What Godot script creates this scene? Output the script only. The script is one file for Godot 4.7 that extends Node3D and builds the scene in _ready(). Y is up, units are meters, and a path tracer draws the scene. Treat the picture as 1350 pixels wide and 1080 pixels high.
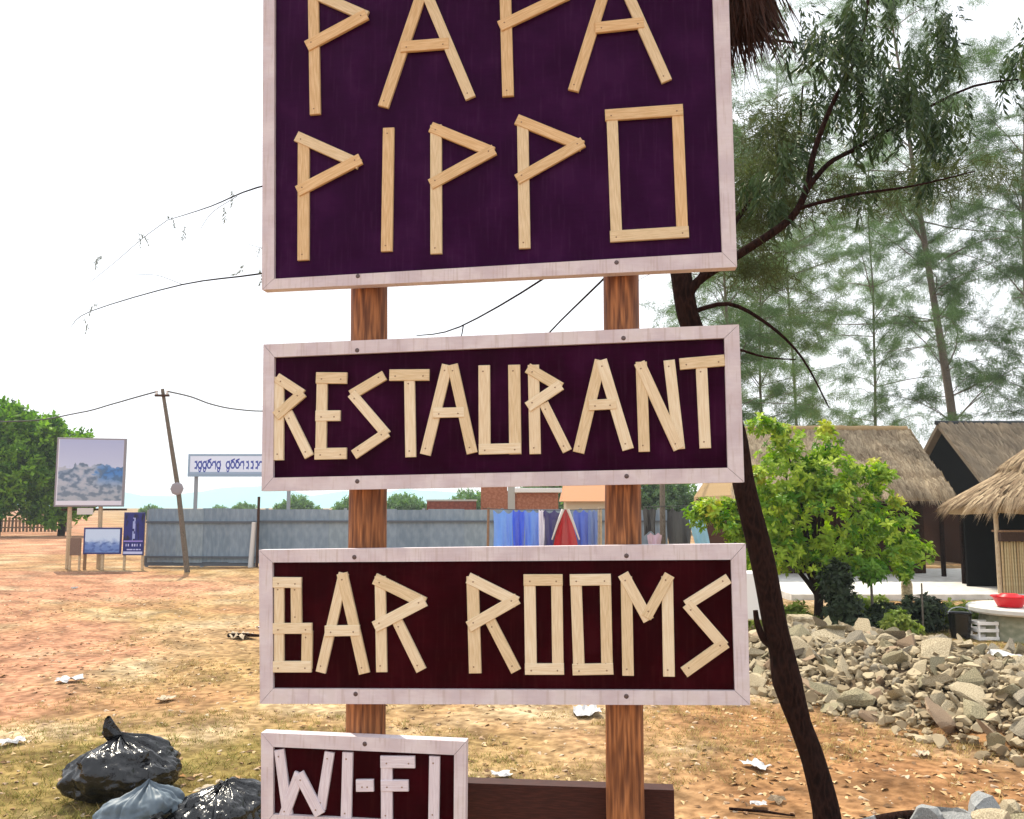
extends Node3D

var rng := RandomNumberGenerator.new()
var M := {}
var taken := {}
var noise_a := FastNoiseLite.new()
var noise_b := FastNoiseLite.new()
const SLATS_TOP = [[-528, 2994, -513, 2630, 30, 0], [-539, 2988, -373, 2904, 30, 1], [-373, 2909, -541, 2826, 32, 2], [-210, 2995, -323, 2642, 30, 0], [-221, 2996, -83, 2653, 29, 1], [-276, 2808, -143, 2811, 31, 2], [8, 3030, 18, 2654, 31, 0], [-3, 3024, 182, 2925, 29, 1], [180, 2931, -5, 2850, 31, 2], [307, 3028, 192, 2660, 29, 0], [297, 3029, 437, 2672, 28, 1], [252, 2830, 380, 2837, 30, 2], [-544, 2565, -536, 2222, 32, 0], [-564, 2570, -386, 2483, 29, 1], [-382, 2497, -556, 2413, 31, 2], [-307, 2582, -307, 2239, 31, 0], [-177, 2584, -173, 2228, 31, 0], [-191, 2578, -22, 2500, 29, 1], [-18, 2506, -190, 2417, 30, 2], [57, 2589, 62, 2235, 30, 0], [41, 2588, 215, 2506, 29, 1], [217, 2516, 42, 2421, 29, 2], [293, 2592, 301, 2255, 29, 0], [463, 2596, 469, 2261, 29, 0], [275, 2587, 477, 2592, 31, 1], [284, 2259, 485, 2265, 30, 1]]
const SLATS_RESTAURANT = [[-594, 1907, -589, 1685, 27, 0], [-600, 1905, -528, 1859, 26, 1], [-526, 1863, -599, 1801, 27, 2], [-568, 1811, -506, 1694, 26, 0], [-476, 1913, -475, 1688, 29, 0], [-492, 1902, -408, 1900, 30, 1], [-491, 1801, -424, 1801, 28, 1], [-491, 1701, -405, 1702, 30, 1], [-308, 1906, -397, 1855, 27, 0], [-395, 1859, -299, 1750, 26, 1], [-297, 1756, -385, 1698, 26, 2], [-294, 1906, -188, 1905, 30, 1], [-241, 1899, -235, 1691, 28, 0], [-141, 1931, -197, 1697, 28, 0], [-127, 1931, -74, 1700, 28, 1], [-177, 1805, -95, 1806, 26, 2], [-44, 1928, -42, 1698, 30, 0], [34, 1928, 37, 1697, 31, 0], [-57, 1710, 52, 1712, 27, 1], [84, 1927, 88, 1697, 29, 0], [69, 1919, 155, 1867, 27, 1], [155, 1873, 69, 1817, 27, 2], [110, 1827, 170, 1704, 25, 0], [256, 1936, 198, 1700, 29, 0], [258, 1936, 323, 1707, 29, 1], [225, 1820, 295, 1823, 27, 2], [359, 1930, 363, 1701, 28, 0], [429, 1933, 450, 1707, 28, 0], [354, 1928, 449, 1707, 28, 1], [455, 1922, 567, 1930, 29, 1], [509, 1918, 514, 1709, 28, 0]]
const SLATS_BAR = [[-578, 1367, -572, 1147, 26, 0], [-533, 1367, -529, 1266, 28, 0], [-595, 1369, -518, 1369, 27, 1], [-592, 1252, -487, 1254, 27, 1], [-500, 1247, -499, 1152, 28, 0], [-589, 1156, -486, 1158, 28, 1], [-407, 1394, -462, 1144, 26, 0], [-411, 1394, -347, 1144, 28, 1], [-452, 1248, -361, 1251, 27, 2], [-311, 1387, -303, 1148, 28, 0], [-325, 1381, -194, 1321, 29, 1], [-193, 1327, -323, 1260, 29, 2], [-266, 1277, -201, 1154, 27, 0], [-72, 1389, -64, 1150, 31, 0], [-83, 1385, 42, 1326, 28, 1], [43, 1335, -81, 1264, 28, 2], [-27, 1280, 39, 1157, 27, 0], [73, 1386, 76, 1158, 29, 0], [141, 1387, 143, 1159, 28, 0], [58, 1381, 156, 1382, 28, 1], [61, 1163, 158, 1165, 27, 1], [189, 1387, 195, 1162, 28, 0], [262, 1388, 264, 1164, 28, 0], [174, 1382, 276, 1384, 28, 1], [179, 1164, 279, 1168, 27, 1], [314, 1392, 315, 1152, 28, 0], [414, 1393, 414, 1152, 28, 0], [306, 1398, 367, 1286, 28, 1], [420, 1397, 361, 1293, 26, 2], [563, 1389, 459, 1323, 25, 0], [461, 1327, 547, 1227, 28, 1], [552, 1236, 450, 1163, 27, 2]]
const SLATS_WIFI = [[-566, 951, -539, 793, 26, 0], [-434, 949, -454, 810, 25, 0], [-510, 896, -549, 787, 27, 1], [-512, 896, -454, 798, 27, 2], [-387, 950, -388, 787, 27, 0], [-364, 870, -319, 872, 29, 0], [-287, 938, -284, 786, 29, 0], [-302, 930, -214, 932, 29, 1], [-300, 873, -230, 875, 27, 1], [-165, 947, -166, 792, 27, 0]]
const FRAME_TOP = [[[-674, 3132], [601, 3037], [603, 2168], [-647, 2143]], [[-640, 3084], [559, 3002], [567, 2207], [-614, 2172]]]
const FRAME_RESTAURANT = [[[-638, 1994], [604, 2020], [606, 1624], [-631, 1604]], [[-607, 1959], [567, 1986], [567, 1660], [-601, 1639]]]
const FRAME_BAR = [[[-633, 1452], [605, 1474], [605, 1090], [-618, 1064]], [[-596, 1420], [569, 1435], [570, 1123], [-585, 1102]]]
const FRAME_WIFI = [[[-613, 993], [-85, 986], [-86, 756], [-605, 758]], [[-580, 959], [-115, 953], [-115, 789], [-575, 795]]]
const SCREWS_TOP = [[-383, 2173], [300, 2189]]
const SCREWS_RESTAURANT = [[-381, 1973], [315, 1991], [-374, 1629], [318, 1640]]
const SCREWS_BAR = [[-378, 1435], [315, 1443], [-368, 1094], [310, 1104]]
const SCREWS_WIFI = [[-342, 973]]

# ---------------------------------------------------------------- naming
func numbered(called: String) -> String:
	var n: int = taken.get(called, 0)
	taken[called] = n + 1
	return called if n == 0 else "%s_%03d" % [called, n]

func tag(o: Node, label: String, category: String, group := "") -> Node:
	o.set_meta("label", label)
	o.set_meta("category", category)
	if group != "":
		o.set_meta("group", group)
	return o

func thing(called: String, label: String, category: String, at := Vector3.ZERO, turn := 0.0, group := "") -> Node3D:
	var o := Node3D.new()
	o.name = numbered(called)
	add_child(o)
	o.position = at
	o.rotation.y = turn
	tag(o, label, category, group)
	return o

func obj(called: String, mesh: Mesh, mat: Material, parent: Node = null) -> MeshInstance3D:
	var o := MeshInstance3D.new()
	o.mesh = mesh
	o.material_override = mat
	if parent == null:
		o.name = numbered(called)
		add_child(o)
	else:
		o.name = called
		parent.add_child(o, true)
	return o

func single(called: String, label: String, category: String, mesh: Mesh, mat: Material, at: Vector3, group := "") -> MeshInstance3D:
	var o := obj(called, mesh, mat)
	o.position = at
	tag(o, label, category, group)
	return o

func kind(o: Node, k: String) -> Node:
	o.set_meta("kind", k)
	return o

func scatter(called: String, mesh: Mesh, mat: Material, xf: Array, cols: Array, parent: Node = null) -> MultiMeshInstance3D:
	var mm := MultiMesh.new()
	mm.transform_format = MultiMesh.TRANSFORM_3D
	mm.use_colors = cols.size() > 0
	mm.mesh = mesh
	mm.instance_count = xf.size()
	for i in xf.size():
		mm.set_instance_transform(i, xf[i])
		if cols.size() > 0:
			mm.set_instance_color(i, cols[i])
	var o := MultiMeshInstance3D.new()
	o.multimesh = mm
	o.material_override = mat
	if parent == null:
		o.name = numbered(called)
		add_child(o)
	else:
		o.name = called
		parent.add_child(o, true)
	o.set_meta("kind", "stuff")
	return o

# ---------------------------------------------------------------- materials
func lin(r: float, g: float, b: float) -> Color:
	return Color(r, g, b).linear_to_srgb()

func noise_image(sd: int, freq: float, octaves: int, size: int, fractal := FastNoiseLite.FRACTAL_FBM) -> Image:
	var n := FastNoiseLite.new()
	n.seed = sd
	n.noise_type = FastNoiseLite.TYPE_SIMPLEX_SMOOTH
	n.frequency = freq
	n.fractal_type = fractal
	n.fractal_octaves = octaves
	return n.get_seamless_image(size, size)

func ramp_tex(im: Image, a: Color, b: Color, gamma := 1.0) -> ImageTexture:
	var out := Image.create(im.get_width(), im.get_height(), false, Image.FORMAT_RGB8)
	for y in im.get_height():
		for x in im.get_width():
			var v: float = clampf((im.get_pixel(x, y).r - 0.22) / 0.56, 0.0, 1.0)
			out.set_pixel(x, y, a.lerp(b, pow(v, gamma)))
	return ImageTexture.create_from_image(out)

func normal_tex(im: Image, strength: float) -> ImageTexture:
	var c := im.duplicate() as Image
	c.convert(Image.FORMAT_RGBA8)
	c.bump_map_to_normal_map(strength)
	return ImageTexture.create_from_image(c)

func plain(c: Color, rough := 0.8) -> StandardMaterial3D:
	var m := StandardMaterial3D.new()
	m.albedo_color = c
	m.roughness = rough
	m.metallic_specular = 0.4
	return m

func grained(tex: Texture2D, scale: Vector3, rough := 0.8, nrm: Texture2D = null, ns := 1.0, world := false) -> StandardMaterial3D:
	var m := StandardMaterial3D.new()
	m.albedo_texture = tex
	m.roughness = rough
	m.metallic_specular = 0.4
	m.uv1_triplanar = true
	m.uv1_world_triplanar = world
	m.uv1_scale = scale
	if nrm != null:
		m.normal_enabled = true
		m.normal_texture = nrm
		m.normal_scale = ns
	return m

func leafy(back: Color, rough := 0.5) -> StandardMaterial3D:
	var m := StandardMaterial3D.new()
	m.vertex_color_use_as_albedo = true
	m.roughness = rough
	m.metallic_specular = 0.35
	m.cull_mode = BaseMaterial3D.CULL_DISABLED
	if back.r + back.g + back.b > 0.0:
		m.backlight_enabled = true
		m.backlight = back
	return m

# ---------------------------------------------------------------- meshes
func new_st() -> SurfaceTool:
	var st := SurfaceTool.new()
	st.begin(Mesh.PRIMITIVE_TRIANGLES)
	return st

func done(st: SurfaceTool) -> ArrayMesh:
	st.generate_normals()
	return st.commit()

func quad(st: SurfaceTool, a: Vector3, b: Vector3, c: Vector3, d: Vector3) -> void:
	# a b c d counter-clockwise as seen from outside
	st.add_vertex(a); st.add_vertex(c); st.add_vertex(b)
	st.add_vertex(a); st.add_vertex(d); st.add_vertex(c)

func tri(st: SurfaceTool, a: Vector3, b: Vector3, c: Vector3) -> void:
	st.add_vertex(a); st.add_vertex(c); st.add_vertex(b)

func slab_from(st: SurfaceTool, f: Array, zb: float, ch := 0.0) -> void:
	# f: four front corners, counter-clockwise from the front (+z); back face at zb; chamfer on the front edge
	st.set_smooth_group(-1)
	var cen: Vector3 = (f[0] + f[1] + f[2] + f[3]) / 4.0
	var inn := []
	var rim := []
	var bak := []
	for p in f:
		var d: Vector3 = cen - p
		d.z = 0
		inn.append(p + Vector3(signf(d.x), signf(d.y), 0) * ch)
		rim.append(p - Vector3(0, 0, ch))
		bak.append(Vector3(p.x, p.y, zb))
	quad(st, inn[0], inn[1], inn[2], inn[3])
	quad(st, bak[3], bak[2], bak[1], bak[0])
	for i in 4:
		var j := (i + 1) % 4
		if ch > 0.0:
			quad(st, rim[i], rim[j], inn[j], inn[i])
		quad(st, bak[i], bak[j], rim[j], rim[i])

func box(st: SurfaceTool, c: Vector3, s: Vector3, b := Basis.IDENTITY) -> void:
	st.set_smooth_group(-1)
	var h := s / 2.0
	var p := []
	for k in 8:
		p.append(c + b * Vector3(h.x if k & 1 else -h.x, h.y if k & 2 else -h.y, h.z if k & 4 else -h.z))
	quad(st, p[4], p[5], p[7], p[6])
	quad(st, p[1], p[0], p[2], p[3])
	quad(st, p[5], p[1], p[3], p[7])
	quad(st, p[0], p[4], p[6], p[2])
	quad(st, p[6], p[7], p[3], p[2])
	quad(st, p[0], p[1], p[5], p[4])

func bevel_box(s: Vector3, ch: float) -> ArrayMesh:
	var st := new_st()
	var h := s / 2.0
	slab_from(st, [Vector3(-h.x, -h.y, h.z), Vector3(h.x, -h.y, h.z), Vector3(h.x, h.y, h.z), Vector3(-h.x, h.y, h.z)], -h.z, ch)
	return done(st)

func box_mesh(s: Vector3) -> ArrayMesh:
	var st := new_st()
	box(st, Vector3.ZERO, s)
	return done(st)

func tube(st: SurfaceTool, pts: Array, rad: Array, sides := 8, rough := 0.0, cap := true) -> void:
	var rings := []
	var up := Vector3(0.13, 0.21, 0.97)
	st.set_smooth_group(0)
	for i in pts.size():
		var t: Vector3 = (pts[mini(i + 1, pts.size() - 1)] - pts[maxi(i - 1, 0)]).normalized()
		if absf(t.dot(up)) > 0.95:
			up = Vector3(0.9, 0.2, -0.3)
		var x := t.cross(up).normalized()
		var y := t.cross(x).normalized()
		up = -y if false else up
		var ring := []
		for k in sides:
			var a := TAU * k / sides
			var r: float = rad[i]
			if rough > 0.0:
				r *= 1.0 + rough * noise_a.get_noise_3d(cos(a) * 9.0 + pts[i].x * 40.0, sin(a) * 9.0 + pts[i].z * 40.0, pts[i].y * 60.0)
			ring.append(pts[i] + (x * cos(a) + y * sin(a)) * r)
		rings.append(ring)
	for i in pts.size() - 1:
		for k in sides:
			var j := (k + 1) % sides
			quad(st, rings[i][k], rings[i + 1][k], rings[i + 1][j], rings[i][j])
	if cap:
		st.set_smooth_group(-1)
		var n := pts.size() - 1
		for k in range(1, sides - 1):
			tri(st, rings[0][0], rings[0][k], rings[0][k + 1])
			tri(st, rings[n][0], rings[n][k + 1], rings[n][k])

func tube_mesh(pts: Array, rad: Array, sides := 8, rough := 0.0) -> ArrayMesh:
	var st := new_st()
	tube(st, pts, rad, sides, rough)
	return done(st)

func smooth_path(pts: Array, per := 4) -> Array:
	var out := []
	for i in pts.size() - 1:
		var p0: Vector3 = pts[maxi(i - 1, 0)]
		var p1: Vector3 = pts[i]
		var p2: Vector3 = pts[i + 1]
		var p3: Vector3 = pts[mini(i + 2, pts.size() - 1)]
		for k in per:
			out.append(p1.cubic_interpolate(p2, p0, p3, float(k) / per))
	out.append(pts[pts.size() - 1])
	return out

func radii(a: float, b: float, n: int) -> Array:
	var out := []
	for i in n:
		out.append(lerpf(a, b, float(i) / maxf(1.0, n - 1)))
	return out

func lathe(st: SurfaceTool, prof: Array, sides := 24, c := Vector3.ZERO) -> void:
	# prof: Vector2(radius, height) from bottom to top
	for i in prof.size() - 1:
		st.set_smooth_group(i)
		for k in sides:
			var a := TAU * k / sides
			var b := TAU * (k + 1) / sides
			var u := Vector3(cos(a), 0, -sin(a))
			var v := Vector3(cos(b), 0, -sin(b))
			var h0 := Vector3(0, prof[i].y, 0) + c
			var h1 := Vector3(0, prof[i + 1].y, 0) + c
			quad(st, h0 + u * prof[i].x, h0 + v * prof[i].x, h1 + v * prof[i + 1].x, h1 + u * prof[i + 1].x)

func leaf(st: SurfaceTool, at: Vector3, dir: Vector3, side: Vector3, length: float, wide: float, bend := 0.2) -> void:
	st.set_smooth_group(-1)
	var n := side.cross(dir).normalized()
	var mid := at + dir * length * 0.5 - n * bend * length * 0.25
	var tip := at + dir * length - n * bend * length
	var s := side * wide * 0.5
	var fold := n * wide * 0.18
	tri(st, at, mid + s + fold, mid)
	tri(st, at, mid, mid - s + fold)
	tri(st, mid, mid + s + fold, tip)
	tri(st, mid, tip, mid - s + fold)

func blade(st: SurfaceTool, at: Vector3, dir: Vector3, length: float, wide: float) -> void:
	st.set_smooth_group(-1)
	var side := dir.cross(Vector3(rng.randf_range(-1, 1), rng.randf_range(-1, 1), rng.randf_range(-1, 1))).normalized() * wide * 0.5
	var tip := at + dir * length
	tri(st, at - side, at + side, tip)

func rand_dir() -> Vector3:
	while true:
		var v := Vector3(rng.randf_range(-1, 1), rng.randf_range(-1, 1), rng.randf_range(-1, 1))
		if v.length() > 0.1 and v.length() < 1.0:
			return v.normalized()
	return Vector3.UP

func leaf_cluster(n: int, length: float, wide: float, jitter: float, lift: float, sd: int, droop := 0.25) -> ArrayMesh:
	rng.seed = sd
	var st := new_st()
	for i in n:
		var d := (rand_dir() + Vector3(0, lift, 0)).normalized()
		var s := d.cross(rand_dir()).normalized()
		leaf(st, rand_dir() * jitter * rng.randf(), d, s, length * rng.randf_range(0.6, 1.15), wide * rng.randf_range(0.7, 1.2), droop)
	return done(st)

func rosette(n: int, length: float, wide: float, sd: int) -> ArrayMesh:
	rng.seed = sd
	var st := new_st()
	for i in n:
		var a := TAU * i / n * 2.4 + rng.randf_range(-0.3, 0.3)
		var e := rng.randf_range(0.05, 0.9)
		var d := Vector3(cos(a) * cos(e), sin(e), sin(a) * cos(e))
		var s := d.cross(Vector3.UP).normalized()
		leaf(st, Vector3(0, -0.05 * rng.randf(), 0), d, s, length * rng.randf_range(0.6, 1.1), wide * rng.randf_range(0.8, 1.2), 0.3)
	return done(st)

func hanging_sprig(n: int, length: float, leaf_l: float, leaf_w: float, sd: int) -> ArrayMesh:
	rng.seed = sd
	var st := new_st()
	var x := rng.randf_range(-0.3, 0.3)
	for i in n:
		var t := float(i) / n
		var p := Vector3(x * t * length * 0.6, -t * length, sin(t * 4.0) * 0.03)
		var a := rng.randf() * TAU
		var d := Vector3(cos(a) * 0.6, -0.8, sin(a) * 0.6).normalized()
		leaf(st, p, d, d.cross(Vector3(cos(a + 1.3), 0.2, sin(a + 1.3))).normalized(), leaf_l * rng.randf_range(0.6, 1.2), leaf_w, 0.15)
	st.set_smooth_group(-1)
	tri(st, Vector3(-0.003, 0, 0), Vector3(0.003, 0, 0), Vector3(x * length * 0.6, -length, 0))
	return done(st)

func needle_tuft(n: int, length: float, wide: float, sd: int) -> ArrayMesh:
	rng.seed = sd
	var st := new_st()
	for i in n:
		var d := (rand_dir() + Vector3(0.9, -0.35, 0)).normalized()
		blade(st, Vector3(rng.randf_range(-0.3, 0.15), rng.randf_range(-0.05, 0.05), rng.randf_range(-0.08, 0.08)), d, length * rng.randf_range(0.5, 1.2), wide)
	return done(st)

func straw_bundle(n: int, length: float, wide: float, spread: float, sd: int) -> ArrayMesh:
	# straws run along -y and lie on the plane z = 0
	rng.seed = sd
	var st := new_st()
	st.set_smooth_group(-1)
	for i in n:
		var a := Vector3(rng.randf_range(-spread, spread), rng.randf_range(-0.1, 0.1) * length, rng.randf_range(0.0, 0.035))
		var b := a + Vector3(rng.randf_range(-spread, spread) * 0.5, -length * rng.randf_range(0.65, 1.15), rng.randf_range(-0.01, 0.06))
		var s := Vector3(wide * 0.5, 0, rng.randf_range(-0.3, 0.3) * wide)
		tri(st, a - s, b, a + s)
		tri(st, a - s + Vector3(0, 0, -0.006), a + s + Vector3(0, 0, -0.006), b)
	return done(st)

func stone_mesh(sd: int, flat: float, cuts: int) -> ArrayMesh:
	rng.seed = sd
	var base := SphereMesh.new()
	base.radius = 1.0
	base.height = 2.0
	base.radial_segments = 12
	base.rings = 6
	var arr := base.get_mesh_arrays()
	var v: PackedVector3Array = arr[Mesh.ARRAY_VERTEX]
	var ix: PackedInt32Array = arr[Mesh.ARRAY_INDEX]
	var planes := []
	for i in cuts:
		planes.append([rand_dir(), rng.randf_range(0.32, 0.8)])
	for i in v.size():
		var p := v[i] * 1.25
		for pl in planes:
			var over: float = p.dot(pl[0]) - pl[1]
			if over > 0.0:
				p -= pl[0] * over
		p += Vector3(noise_a.get_noise_3dv(p * 60.0 + Vector3(sd, 0, 0)), noise_a.get_noise_3dv(p * 60.0 + Vector3(0, sd, 0)), noise_a.get_noise_3dv(p * 60.0 + Vector3(0, 0, sd))) * 0.05
		p.y *= flat
		v[i] = p
	var st := new_st()
	st.set_smooth_group(-1)
	for i in range(0, ix.size(), 3):
		var a := v[ix[i]]
		var b := v[ix[i + 1]]
		var c := v[ix[i + 2]]
		if (b - a).cross(c - a).length() > 1e-6:
			st.add_vertex(a); st.add_vertex(b); st.add_vertex(c)
	return done(st)

func crumpled(sd: int, amp: float, n := 7) -> ArrayMesh:
	rng.seed = sd
	var st := new_st()
	st.set_smooth_group(-1)
	var g := []
	for j in n + 1:
		for i in n + 1:
			var u := float(i) / n - 0.5
			var w := float(j) / n - 0.5
			var edge := 1.0 + 0.35 * noise_a.get_noise_2d(atan2(w, u) * 60.0, sd * 13.0)
			g.append(Vector3(u * edge + rng.randf_range(-0.04, 0.04), amp * (0.35 + noise_b.get_noise_3d(u * 300.0, w * 300.0, sd * 17.0) + rng.randf_range(-0.2, 0.2)), w * edge))
	for j in n:
		for i in n:
			var k := j * (n + 1) + i
			quad(st, g[k], g[k + n + 1], g[k + n + 2], g[k + 1])
	return done(st)

func hanging_cloth(w: float, h: float, wave: float, sd: int, taper := 0.0) -> ArrayMesh:
	# hangs from y = 0 down, with folds
	var st := new_st()
	st.set_smooth_group(0)
	var nx := 18
	var ny := 12
	var g := []
	for j in ny + 1:
		for i in nx + 1:
			var u := float(i) / nx
			var t := float(j) / ny
			var x := (u - 0.5) * w * (1.0 - taper * (1.0 - t)) * (1.0 - 0.1 * t + 0.05 * sin(t * 5.0 + sd))
			var z := wave * (0.25 + 0.75 * t) * (sin(u * 9.0 + sd + t * 1.5) + 0.5 * sin(u * 23.0 + sd * 2.0 - t * 2.5)) * 0.6
			var sag := -0.05 * w * 4.0 * absf(sin(u * PI * 2.0 + sd)) * (1.0 - t) * (1.0 if taper < 0.1 else 0.0)
			g.append(Vector3(x, sag - t * h - 0.05 * sin(u * 5.0 + sd) * t, z))
	for j in ny:
		for i in nx:
			var k := j * (nx + 1) + i
			quad(st, g[k + nx + 1], g[k + nx + 2], g[k + 1], g[k])
	return done(st)

# ---------------------------------------------------------------- ground
const HEAP_A := Vector2(2.0, -7.7)
const HEAP_D := Vector2(0.48, 0.877)
const HEAP_N := Vector2(0.877, -0.48)

func heap_h(x: float, z: float) -> float:
	var p := Vector2(x, z) - HEAP_A
	var s := p.dot(HEAP_N)
	var t := p.dot(HEAP_D)
	return 0.36 * smoothstep(-0.05, 1.0, s) * (1.0 - smoothstep(1.7, 2.9, s)) * smoothstep(-1.9, -0.4, t) * (1.0 - smoothstep(4.0, 5.0, t))

func ground_h(x: float, z: float) -> float:
	var d := clampf((-z - 1.0) / 4.0, 0.0, 1.0)
	var h := noise_a.get_noise_2d(x * 6.0, z * 6.0) * 0.045 * d + noise_b.get_noise_2d(x * 40.0, z * 40.0) * 0.022 + noise_b.get_noise_2d(x * 160.0, z * 160.0 + 40.0) * 0.010 * clampf(1.0 - (-z - 14.0) / 8.0, 0.0, 1.0)
	h *= clampf(1.0 - (-z - 60.0) / 60.0, 0.0, 1.0)
	return h + heap_h(x, z) * 0.8

func road_edge(z: float) -> float:
	# x of the road's near edge at depth z (the road lies on its left)
	var d := -z
	if d < 20.0:
		return lerpf(-3.0, -7.0, clampf((d - 5.0) / 15.0, 0.0, 1.0))
	return -7.0 - (d - 20.0) * 0.5

func ground_color(x: float, z: float) -> Color:
	var n := noise_a.get_noise_2d(x * 14.0 + 50.0, z * 14.0)
	var n2 := noise_b.get_noise_2d(x * 60.0, z * 60.0 + 90.0)
	var straw := Color(0.41, 0.268, 0.125)
	var sand := Color(0.45, 0.295, 0.165)
	var red := Color(0.37, 0.19, 0.1)
	var road := Color(0.49, 0.25, 0.155)
	var green := Color(0.19, 0.165, 0.04)
	var c := straw.lerp(sand, clampf(0.5 + n * 1.4, 0.0, 1.0))
	c = c.lerp(red, clampf(n2 * 1.7 - 0.12, 0.0, 0.6))
	# redder earth between the sign and the stones
	var r := smoothstep(0.6, 1.8, x + n * 1.6) * (1.0 - smoothstep(8.0, 11.0, -z))
	c = c.lerp(Color(0.33, 0.165, 0.07), r * 0.75)
	# the dirt road
	var e := road_edge(z)
	var w := clampf((e - x + n * 2.6 + n2 * 1.2) / 1.6 + 0.3, 0.0, 1.0)
	if -z > 21.0 and -z < 28.0:
		w *= 0.25
	c = c.lerp(road, w * 0.9)
	# thin green growth round the bags
	var gx := (x + 2.1) / 2.3
	var gz := (z + 4.9) / 1.75
	var gm := clampf(1.25 - gx * gx - gz * gz + n * 1.5 + n2 * 0.9, 0.0, 1.0)
	c = c.lerp(green, gm * 0.72)
	c = c.lerp(Color(0.58, 0.48, 0.32), clampf(n2 * -1.6 - 0.3, 0.0, 0.55))
	var n3 := noise_b.get_noise_2d(x * 220.0 + 31.0, z * 220.0)
	c = c * (1.0 + clampf(n3 * 0.9, -0.4, 0.28))
	c.a = 1.0
	c = c.lerp(Color(0.13, 0.105, 0.075), smoothstep(0.03, 0.12, heap_h(x, z)) * 0.85)
	if x > 2.5 and z < -9.0 and z > -14.0:
		c = c.lerp(Color(0.24, 0.2, 0.08), 0.5)
	return c

func build_ground() -> void:
	var xs := []
	var zs := []
	var nx := 330
	var nz := 420
	for i in nx + 1:
		var t := (float(i) / nx) * 2.0 - 1.0
		xs.append(3.2 * sinh(t * 5.6))
	for j in nz + 1:
		var t := float(j) / nz
		zs.append(6.0 - 1.9 * (sinh(t * 6.1)) if t > 0.0 else 6.0)
	zs.push_front(60.0)
	zs.push_front(400.0)
	var v := PackedVector3Array()
	var cols := PackedColorArray()
	var idx := PackedInt32Array()
	for z in zs:
		for x in xs:
			v.append(Vector3(x, ground_h(x, z), z))
			cols.append(ground_color(x, z))
	var w := xs.size()
	for j in zs.size() - 1:
		for i in w - 1:
			var k := j * w + i
			idx.append_array([k, k + w, k + 1, k + 1, k + w, k + w + 1])
	var st := SurfaceTool.new()
	st.begin(Mesh.PRIMITIVE_TRIANGLES)
	st.set_smooth_group(0)
	for i in v.size():
		st.set_color(cols[i])
		st.add_vertex(v[i])
	for i in idx:
		st.add_index(i)
	st.generate_normals()
	var g := obj("ground", st.commit(), M.ground)
	kind(g, "structure")

func ground_cover() -> void:
	# dry and green grass blades, fallen leaves, pebbles
	rng.seed = 51
	var st := new_st()
	for i in 9:
		var a := rng.randf() * TAU
		var d := Vector3(cos(a) * 0.75, rng.randf_range(0.4, 1.0), sin(a) * 0.75).normalized()
		blade(st, Vector3(rng.randf_range(-0.03, 0.03), -0.004, rng.randf_range(-0.03, 0.03)), d, rng.randf_range(0.02, 0.055), 0.004)
	var tuft := done(st)
	var xf := []
	var cols := []
	for i in 26000:
		var d := 3.0 + pow(rng.randf(), 1.4) * 13.0
		var x := rng.randf_range(-0.66, 0.66) * d
		var z := -d
		var n := noise_a.get_noise_2d(x * 30.0, z * 30.0)
		var gx := (x + 2.1) / 2.4
		var gz := (z + 4.9) / 1.95
		var green := 1.25 - gx * gx - gz * gz
		if green < 0.2 and n < -0.05 + 0.2 * rng.randf():
			continue
		if x < road_edge(z) - 0.5 + n * 2.0 and green < 0.3:
			continue
		if heap_h(x, z) > 0.03:
			continue
		var c := Color(0.45, 0.31, 0.12).lerp(Color(0.36, 0.3, 0.1), rng.randf())
		if rng.randf() < clampf(green, 0.0, 0.75) or (x > 2.4 and z < -9.0):
			c = Color(0.2, 0.2, 0.045).lerp(Color(0.33, 0.28, 0.07), rng.randf())
		xf.append(Transform3D(Basis(Vector3.UP, rng.randf() * TAU).scaled(Vector3.ONE * rng.randf_range(0.6, 1.4)), Vector3(x, ground_h(x, z), z)))
		cols.append(c)
	tag(scatter("dry_grass", tuft, M.leaf_dull, xf, cols), "short dry and greenish grass over the dirt around the sign", "grass")
	rng.seed = 52
	st = new_st()
	leaf(st, Vector3(-0.03, 0.004, 0), Vector3(1, 0.1, 0).normalized(), Vector3(0, 0, 1), 0.06, 0.025, 0.3)
	var fallen := done(st)
	xf = []
	cols = []
	for i in 9000:
		var d := 3.2 + pow(rng.randf(), 1.3) * 14.0
		var x := rng.randf_range(-0.66, 0.66) * d
		var z := -d
		if noise_b.get_noise_2d(x * 25.0, z * 25.0) < rng.randf_range(-0.35, 0.25):
			continue
		var c := Color(0.34, 0.17, 0.06).lerp(Color(0.6, 0.47, 0.27), rng.randf())
		if rng.randf() < 0.3:
			c = Color(0.16, 0.09, 0.045)
		xf.append(Transform3D(Basis(Vector3.UP, rng.randf() * TAU) * Basis(Vector3.RIGHT, rng.randf_range(-0.5, 0.5)) * Basis.from_scale(Vector3.ONE * rng.randf_range(0.5, 1.3)), Vector3(x, ground_h(x, z) + 0.002, z)))
		cols.append(c)
	tag(scatter("fallen_leaves", fallen, M.leaf_dull, xf, cols), "scattered dry brown leaves lying on the bare earth", "leaves")
	rng.seed = 53
	xf = []
	cols = []
	var peb := stone_mesh(77, 0.6, 7)
	for i in 6000:
		var d := 3.2 + pow(rng.randf(), 1.3) * 15.0
		var x := rng.randf_range(-0.66, 0.66) * d
		var z := -d
		xf.append(Transform3D(Basis(Vector3.UP, rng.randf() * TAU).scaled(Vector3.ONE * lerpf(0.006, 0.026, pow(rng.randf(), 2.0))), Vector3(x, ground_h(x, z), z)))
		cols.append(Color(0.3, 0.17, 0.09).lerp(Color(0.55, 0.44, 0.32), rng.randf()))
	tag(scatter("pebbles", peb, M.leaf_dull, xf, cols), "small pale and brown pebbles strewn over the earth", "pebbles")

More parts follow.
